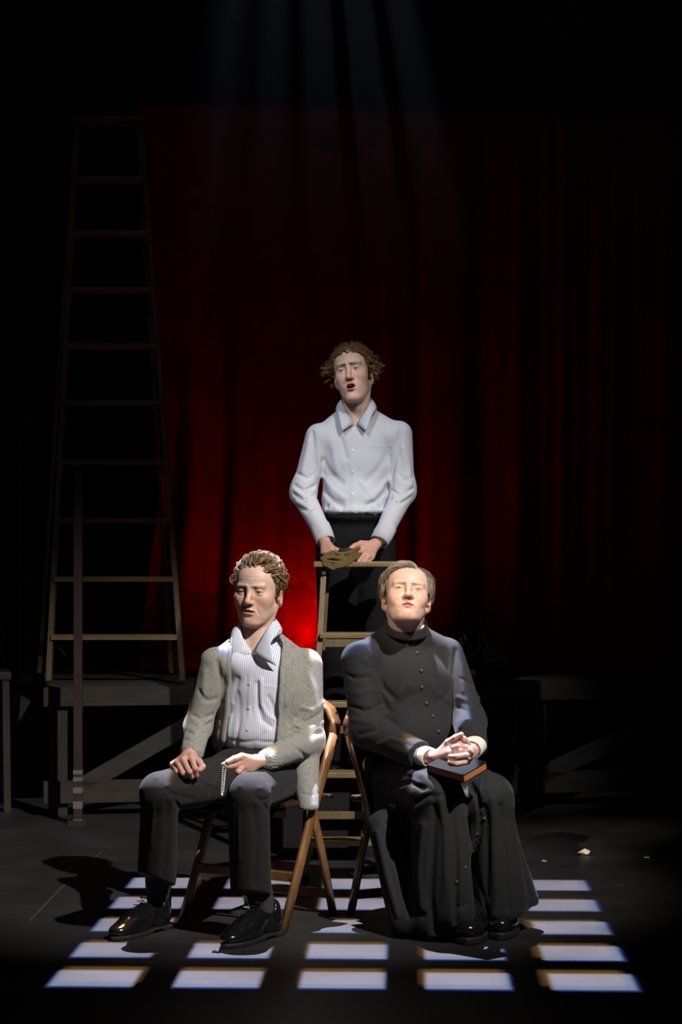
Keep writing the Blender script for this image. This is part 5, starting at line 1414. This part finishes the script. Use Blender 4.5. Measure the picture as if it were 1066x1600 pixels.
def pr_torso(P):
    L = PF.l(P).astype(f32)
    d = ell(L, (0, 0.0, 0.03), (0.178, 0.125, 0.20))
    d = smin(d, ell(L, (0, -0.012, -0.12), (0.170, 0.150, 0.13)), 0.06)
    d = smin(d, rc(P, nk + [-0.05, 0.02, -0.070], sL + [0.02, 0, 0.002], 0.060, 0.060), 0.035)
    d = smin(d, rc(P, nk + [0.05, 0.02, -0.070], sR + [-0.02, 0, 0.0], 0.060, 0.060), 0.035)
    d = smin(d, rc(P, nk + [0, 0.01, -0.06], nk + [0, 0, -0.01], 0.078, 0.072), 0.03)
    return d
def pr_arms(P):
    d = None
    for s, e, w_, r in ((sL, eL, wL, 0.064), (sR, eR, wR, 0.058)):
        a = rc(P, s, e, r, 0.060); a = smin(a, rc(P, e, w_, 0.060, 0.050), 0.03)
        cut = (P - np.asarray(w_, f32)) @ np.asarray(nrm(w_ - e), f32)
        a = smax(a, cut, 0.004)
        d = a if d is None else np.minimum(d, a)
    return d
fl_c = np.array([0.395, 7.12])                                   # middle of the skirt on the floor
def pr_skirt(P):
    z = P[:, 2]
    d = rc(P, hL, kL, 0.105, 0.082); d = smin(d, rc(P, hR, kR, 0.105, 0.085), 0.03)
    d = smin(d, ell(P, (hL + hR) / 2 + [0.0, 0.02, -0.02], (0.20, 0.16, 0.11)), 0.05)
    s = rc(P, kL + [0.0, 0.01, 0], W(676, 1440, 7.02), 0.080, 0.070)
    s = smin(s, rc(P, kL + [0.03, 0.0, -0.02], W(712, 1425, 6.98), 0.070, 0.066), 0.04)
    s = smin(s, rc(P, kR + [0.0, 0.0, 0], W(784, 1420, 7.09), 0.076, 0.085), 0.04)
    s = smin(s, rc(P, kR + [0.0, 0.05, -0.02], W(806, 1408, 7.18), 0.06, 0.080), 0.05)
    s = smin(s, rc(P, W(612, 1225, 7.36), W(650, 1435, 7.13), 0.090, 0.080), 0.05)
    s = smin(s, rc(P, W(597, 1290, 7.20), W(634, 1443, 7.06), 0.050, 0.055), 0.05)
    s = smin(s, rc(P, W(655, 1245, 7.25), W(660, 1430, 7.12), 0.09, 0.075), 0.06)
    s = smin(s, rc(P, W(740, 1260, 7.25), W(740, 1410, 7.22), 0.10, 0.11), 0.06)
    L = P[:, 0]
    hem = 0.016 + 0.075 * np.clip((L - 0.46) / 0.20, 0, 1) + 0.030 * np.exp(-((L - 0.455) / 0.035) ** 2)
    s = smax(s, hem.astype(f32) - z, 0.006)
    return smin(d, s, 0.03)
def pr_cass0(P):
    d = smin(pr_torso(P), pr_skirt(P), 0.03)
    d = smin(d, pr_arms(P), 0.016)
    return smax(d, -rc(P, nk + [0, 0.0, -0.005], nk + [0, -0.012, 0.15], 0.058, 0.066), 0.006)
pc_ = Cloth(pr_cass0, (6.7, 7.8))
pc_.folds([
    # front closing and chest
    ([(648, 990), (655, 1030), (662, 1075), (672, 1110), (686, 1150)], 0.0035, -0.003), ([(578, 1010), (585, 1040), (600, 1075), (615, 1090)], 0.008, -0.010), ([(571, 1030), (592, 1070), (612, 1105)], 0.007, 0.006), ([(612, 1095), (628, 1080), (640, 1070)], 0.010, 0.004), ([(625, 1100), (640, 1088), (655, 1084)], 0.010, -0.003),
    ([(712, 1015), (708, 1060), (706, 1110)], 0.006, -0.012), ([(668, 1065), (684, 1085), (700, 1095)], 0.010, 0.004), ([(680, 1100), (692, 1090), (702, 1080)], 0.009, -0.004), ([(640, 1010), (630, 1050), (625, 1085)], 0.012, 0.004),
    # sleeves
    ([(533, 1045), (555, 1060), (575, 1058)], 0.007, -0.008), ([(536, 1075), (560, 1085), (585, 1078)], 0.008, 0.008), ([(545, 1100), (570, 1112), (595, 1100)], 0.008, -0.009), ([(552, 1125), (580, 1130), (605, 1115)], 0.008, 0.008), ([(560, 1148), (590, 1140), (615, 1128)], 0.008, -0.008), ([(590, 1165), (612, 1155), (632, 1160)], 0.008, 0.008), ([(620, 1150), (640, 1165), (655, 1172)], 0.006, -0.005), ([(578, 1050), (590, 1085), (600, 1110)], 0.009, 0.006),
    ([(722, 1060), (738, 1070), (746, 1062)], 0.006, -0.008), ([(716, 1090), (732, 1096), (750, 1090)], 0.007, 0.008), ([(715, 1105), (735, 1112), (754, 1105)], 0.006, -0.009), ([(712, 1130), (730, 1126), (752, 1125)], 0.007, 0.006), ([(722, 1040), (724, 1080)], 0.006, 0.006), ([(715, 1140), (735, 1142), (755, 1140)], 0.006, -0.006),
    # lap and skirt
    ([(590, 1215), (630, 1205), (660, 1212), (683, 1235)], 0.009, 0.0135), ([(612, 1230), (640, 1222), (662, 1232)], 0.008, -0.0135), ([(640, 1255), (665, 1238), (685, 1238)], 0.006, 0.0108), ([(632, 1275), (655, 1252), (675, 1240)], 0.006, -0.0108),
    ([(618, 1295), (650, 1265), (672, 1250)], 0.007, 0.0149), ([(608, 1285), (625, 1300), (640, 1340), (660, 1430)], 0.009, -0.0216), ([(622, 1300), (640, 1350), (645, 1400), (672, 1462)], 0.006, 0.0162), ([(612, 1310), (628, 1370), (640, 1430)], 0.008, -0.0162), ([(590, 1300), (605, 1370), (622, 1430)], 0.009, 0.0135),
    ([(688, 1250), (696, 1300), (697, 1380), (690, 1462)], 0.008, 0.0175), ([(705, 1255), (712, 1320), (712, 1400), (712, 1440)], 0.009, -0.0189), ([(680, 1262), (676, 1330), (672, 1400), (680, 1455)], 0.010, -0.0189), ([(662, 1290), (655, 1360), (660, 1420)], 0.010, 0.0135),
    ([(722, 1262), (728, 1330), (722, 1400)], 0.008, 0.0135), ([(748, 1255), (752, 1300), (742, 1345), (722, 1400)], 0.005, -0.0162), ([(742, 1345), (752, 1390), (765, 1435)], 0.006, -0.0216),
    ([(770, 1250), (772, 1320), (775, 1390), (772, 1430)], 0.010, 0.0162), ([(782, 1260), (790, 1330), (795, 1420)], 0.010, -0.0135), ([(800, 1260), (808, 1330), (818, 1410)], 0.010, 0.0162), ([(757, 1262), (762, 1330), (760, 1400)], 0.009, -0.0135), ([(812, 1320), (828, 1400)], 0.008, -0.0095),
    ([(715, 1420), (730, 1412), (745, 1405)], 0.005, -0.0081), ([(735, 1225), (745, 1240), (752, 1260)], 0.009, -0.0189)])
fa, fb = march(pr_cass0, 756, 1262, 6.7, 7.8)[0], march(pr_cass0, 722, 1402, 6.7, 7.8)[0]      # edge of the overlapping front flap
fn_ = nrm(np.cross(fb - fa, (fa + fb) / 2 - np.array([0, 0, CAMH]))); fn_ = fn_ if fn_[0] > 0 else -fn_
def pr_cass(P):
    d = pc_.f(P); s = (P - np.asarray(fa, f32)) @ np.asarray(fn_, f32)
    on = (P[:, 1] < 7.16) & (P[:, 2] < 0.56)
    return d - np.where(on, 0.009 * np.clip(-s / 0.004, 0, 1) * np.clip(1 + s / 0.07, 0, 1) * np.clip((0.56 - P[:, 2]) / 0.05, 0, 1), 0).astype(f32)
V, Q = sdf_verts(pr_cass, np.array([-0.03, 6.80, -0.005]), np.array([0.78, 7.80, 1.06]), 0.0052, 1.6)
cass = link('cassock', np_mesh('cassock', V, Q), M_cass, pr)
for px, py in ((646, 997), (651.5, 1020), (658, 1048), (659, 1074), (666, 1099), (676, 1119), (685, 1143), (757, 1279), (746, 1303), (740, 1330), (727, 1356), (714, 1378)):
    c, n_ = march(pc_.f, px, py, 6.7, 7.8); disc('button', c + n_ * 0.002, n_, 0.0068, 0.0040, M_cbutton, cass, dome=True)
fr_n = Frame(rot(12, -6, 0), nk + np.array([0.0, -0.004, 0.0]))
rows = []
for t in np.linspace(0, 1, 5):
    rows.append([fr_n.w((math.sin(p) * (0.075 + 0.004 * t), math.cos(p) * (0.078 + 0.004 * t) - 0.016, 0.030 - 0.044 * (1 - math.cos(p)) / 2 - 0.036 * t)) for p in np.linspace(-math.pi + 0.03, math.pi - 0.03, 44)])
strip_mesh('collar_band', rows, M_cass, cass, 0.004)
rows = [[fr_n.w((math.sin(p) * 0.071, math.cos(p) * 0.074 - 0.015, 0.034 - 0.040 * (1 - math.cos(p)) / 2 - 0.03 * t)) for p in np.linspace(math.pi - 0.9, math.pi - 0.15, 10)] for t in (0, 1)]
strip_mesh('white_collar', rows, M_cuff, cass, 0.002)
band('shirt_cuff', W(655, 1179, 7.12), W(673, 1184, 7.075), 0.040, 0.039, M_cuff, cass, flat=0.85, out=0.001)
band('shirt_cuff', W(744, 1163, 7.19), W(735, 1172, 7.12), 0.040, 0.040, M_cuff, cass, flat=0.9, out=0.001)
# shoes under the hem
oxford(pr, floor_at(732, 1478), floor_at(722, 1432)); oxford(pr, floor_at(783, 1470), floor_at(764, 1425))
# body with clasped hands
hl = make_hand([W(655, 1178, 7.13), W(682, 1184, 7.06)],
    [pw((703, 1169, 7.01), (718, 1163, 6.99), (729, 1168, 7.00), (737, 1172, 7.02)), pw((703, 1176, 7.00), (719, 1173, 6.975), (731, 1172, 6.985), (738, 1176, 7.01)),
     pw((703, 1184, 7.00), (718, 1186, 6.98), (729, 1184, 6.98), (736, 1188, 7.00)), pw((701, 1192, 7.01), (714, 1197, 6.99), (725, 1196, 6.985), (732, 1198, 7.00))],
    pw((690, 1170, 7.05), (701, 1160, 7.02), (712, 1153, 7.00), (721, 1148, 6.99)), SKIN_PR, fr=1.05)
hr = make_hand([W(743, 1163, 7.19), W(736, 1176, 7.09)],
    [pw((733, 1170, 7.03), (727, 1168, 6.985), (716, 1166, 6.98), (708, 1168, 6.985)), pw((733, 1178, 7.02), (728, 1180, 6.965), (714, 1182, 6.958), (704, 1182, 6.965)),
     pw((732, 1187, 7.02), (726, 1192, 6.965), (713, 1193.5, 6.958), (703, 1191, 6.968)), pw((729, 1196, 7.03), (722, 1202, 6.98), (711, 1203.5, 6.975), (704, 1200, 6.98))],
    pw((735, 1166, 7.06), (729, 1160, 7.03), (724, 1155, 7.01), (720, 1152, 7.00)), SKIN_PR, fr=1.08)
def pr_core(P):
    d = ell(P, W(636, 1095, 7.50), (0.14, 0.10, 0.20)); d = smin(d, ell(P, (hL + hR) / 2, (0.14, 0.10, 0.08)), 0.05)
    d = smin(d, rc(P, sL + [0.04, 0, 0], sR - [0.04, 0, 0], 0.04, 0.04), 0.04)
    for s, e, w_ in ((sL, eL, wL), (sR, eR, wR)): d = smin(d, chain(P, [s, e, w_], [0.045, 0.036, 0.027]), 0.03)
    for h_, k_, a_ in ((hL, kL, W(716, 1440, 7.10)), (hR, kR, W(772, 1430, 7.18))): d = smin(d, chain(P, [h_, k_, a_], [0.07, 0.052, 0.036]), 0.03)
    return d
cm = core_mesh(pr_core, (-0.05, 6.85, 0.05), (0.75, 7.75, 1.10), 0.012)
hm = head_mesh(pr_head, PR_FR)
V, Q, C = join_meshes([hm, hl, hr, (cm[0], cm[1], np.tile(np.array(SKIN_PR, f32), (len(cm[0]), 1)))])
body = link('body', np_mesh('body', V, Q, col=C), M_skin, pr)
build_head_extras(body, pr_head, PR_FR, (0.0, -1, -0.10), (0.12, 0.14, 0.14), PR_HAIR)
settle(pr)
# the book under his hands
M_cover = mat_plain('black_book_cloth', (0.007, 0.007, 0.0065), rough=0.85, bump=0.3, bscale=300, spec=0.15)
M_pages = mat_plain('orange_page_edges', (0.50, 0.17, 0.055), rough=0.7, var=0.2, vscale=60, stretch=(1, 1, 14))
P0, P1, P2 = W(725, 1211, 6.87), W(761, 1190, 6.95), W(681, 1193, 6.985)
ex = P1 - P0; bw = np.linalg.norm(ex); ex /= bw
ey = P2 - P0; ey -= ex * (ey @ ex); bh = np.linalg.norm(ey) + 0.02; ey = nrm(ey); ez = np.cross(ex, ey)
bk = thing('book', 'thick black book with orange page edges on the priest\'s lap, under his hands', 'book', P0 - ez * 0.026)
bk.rotation_euler = Matrix(np.column_stack([ex, ey, ez]).tolist()).to_euler()
bt_ = 0.026
MB().box((0.002, 0.002, -0.001), (bw - 0.003, bh - 0.002, bt_ - 0.003)).build('pages', M_pages, bk, bevel=0.001)
MB().box((0, 0, bt_ - 0.003), (bw, bh, bt_)).build('cover', M_cover, bk, bevel=0.001)
MB().box((0, 0, -0.004), (bw, bh, -0.001)).build('cover', M_cover, bk, bevel=0.001)
MB().box((-0.001, bh - 0.002, -0.004), (bw, bh + 0.001, bt_)).build('spine', M_cover, bk, bevel=0.001)
# ------------------------------------------------------------------ thin theatre haze hanging under the lights
mh = bpy.data.materials.new('thin_haze'); mh.use_nodes = True
nt = mh.node_tree; nt.nodes.clear()
out = nt.nodes.new('ShaderNodeOutputMaterial'); vs = nt.nodes.new('ShaderNodeVolumeScatter')
vs.inputs['Color'].default_value = (0.8, 0.9, 1.0, 1); vs.inputs['Density'].default_value = 0.0022; vs.inputs['Anisotropy'].default_value = 0.0
nt.links.new(vs.outputs['Volume'], out.inputs['Volume'])
tc = nt.nodes.new('ShaderNodeTexCoord'); sx = nt.nodes.new('ShaderNodeSeparateXYZ'); mr = nt.nodes.new('ShaderNodeMapRange')   # haze thins out downwards
nt.links.new(tc.outputs['Object'], sx.inputs[0]); nt.links.new(sx.outputs['Z'], mr.inputs['Value'])
mr.inputs['From Min'].default_value = 2.25; mr.inputs['From Max'].default_value = 3.8; mr.inputs['To Min'].default_value = 0.0; mr.inputs['To Max'].default_value = 0.0012
nt.links.new(mr.outputs['Result'], vs.inputs['Density'])
hz_ = MB().box((-1.9, 6.2, 2.32), (2.1, 10.0, 5.70)).build('haze', mh)
tag(hz_, 'thin theatre haze showing faint light beams above the standing man', 'haze', kind='stuff')
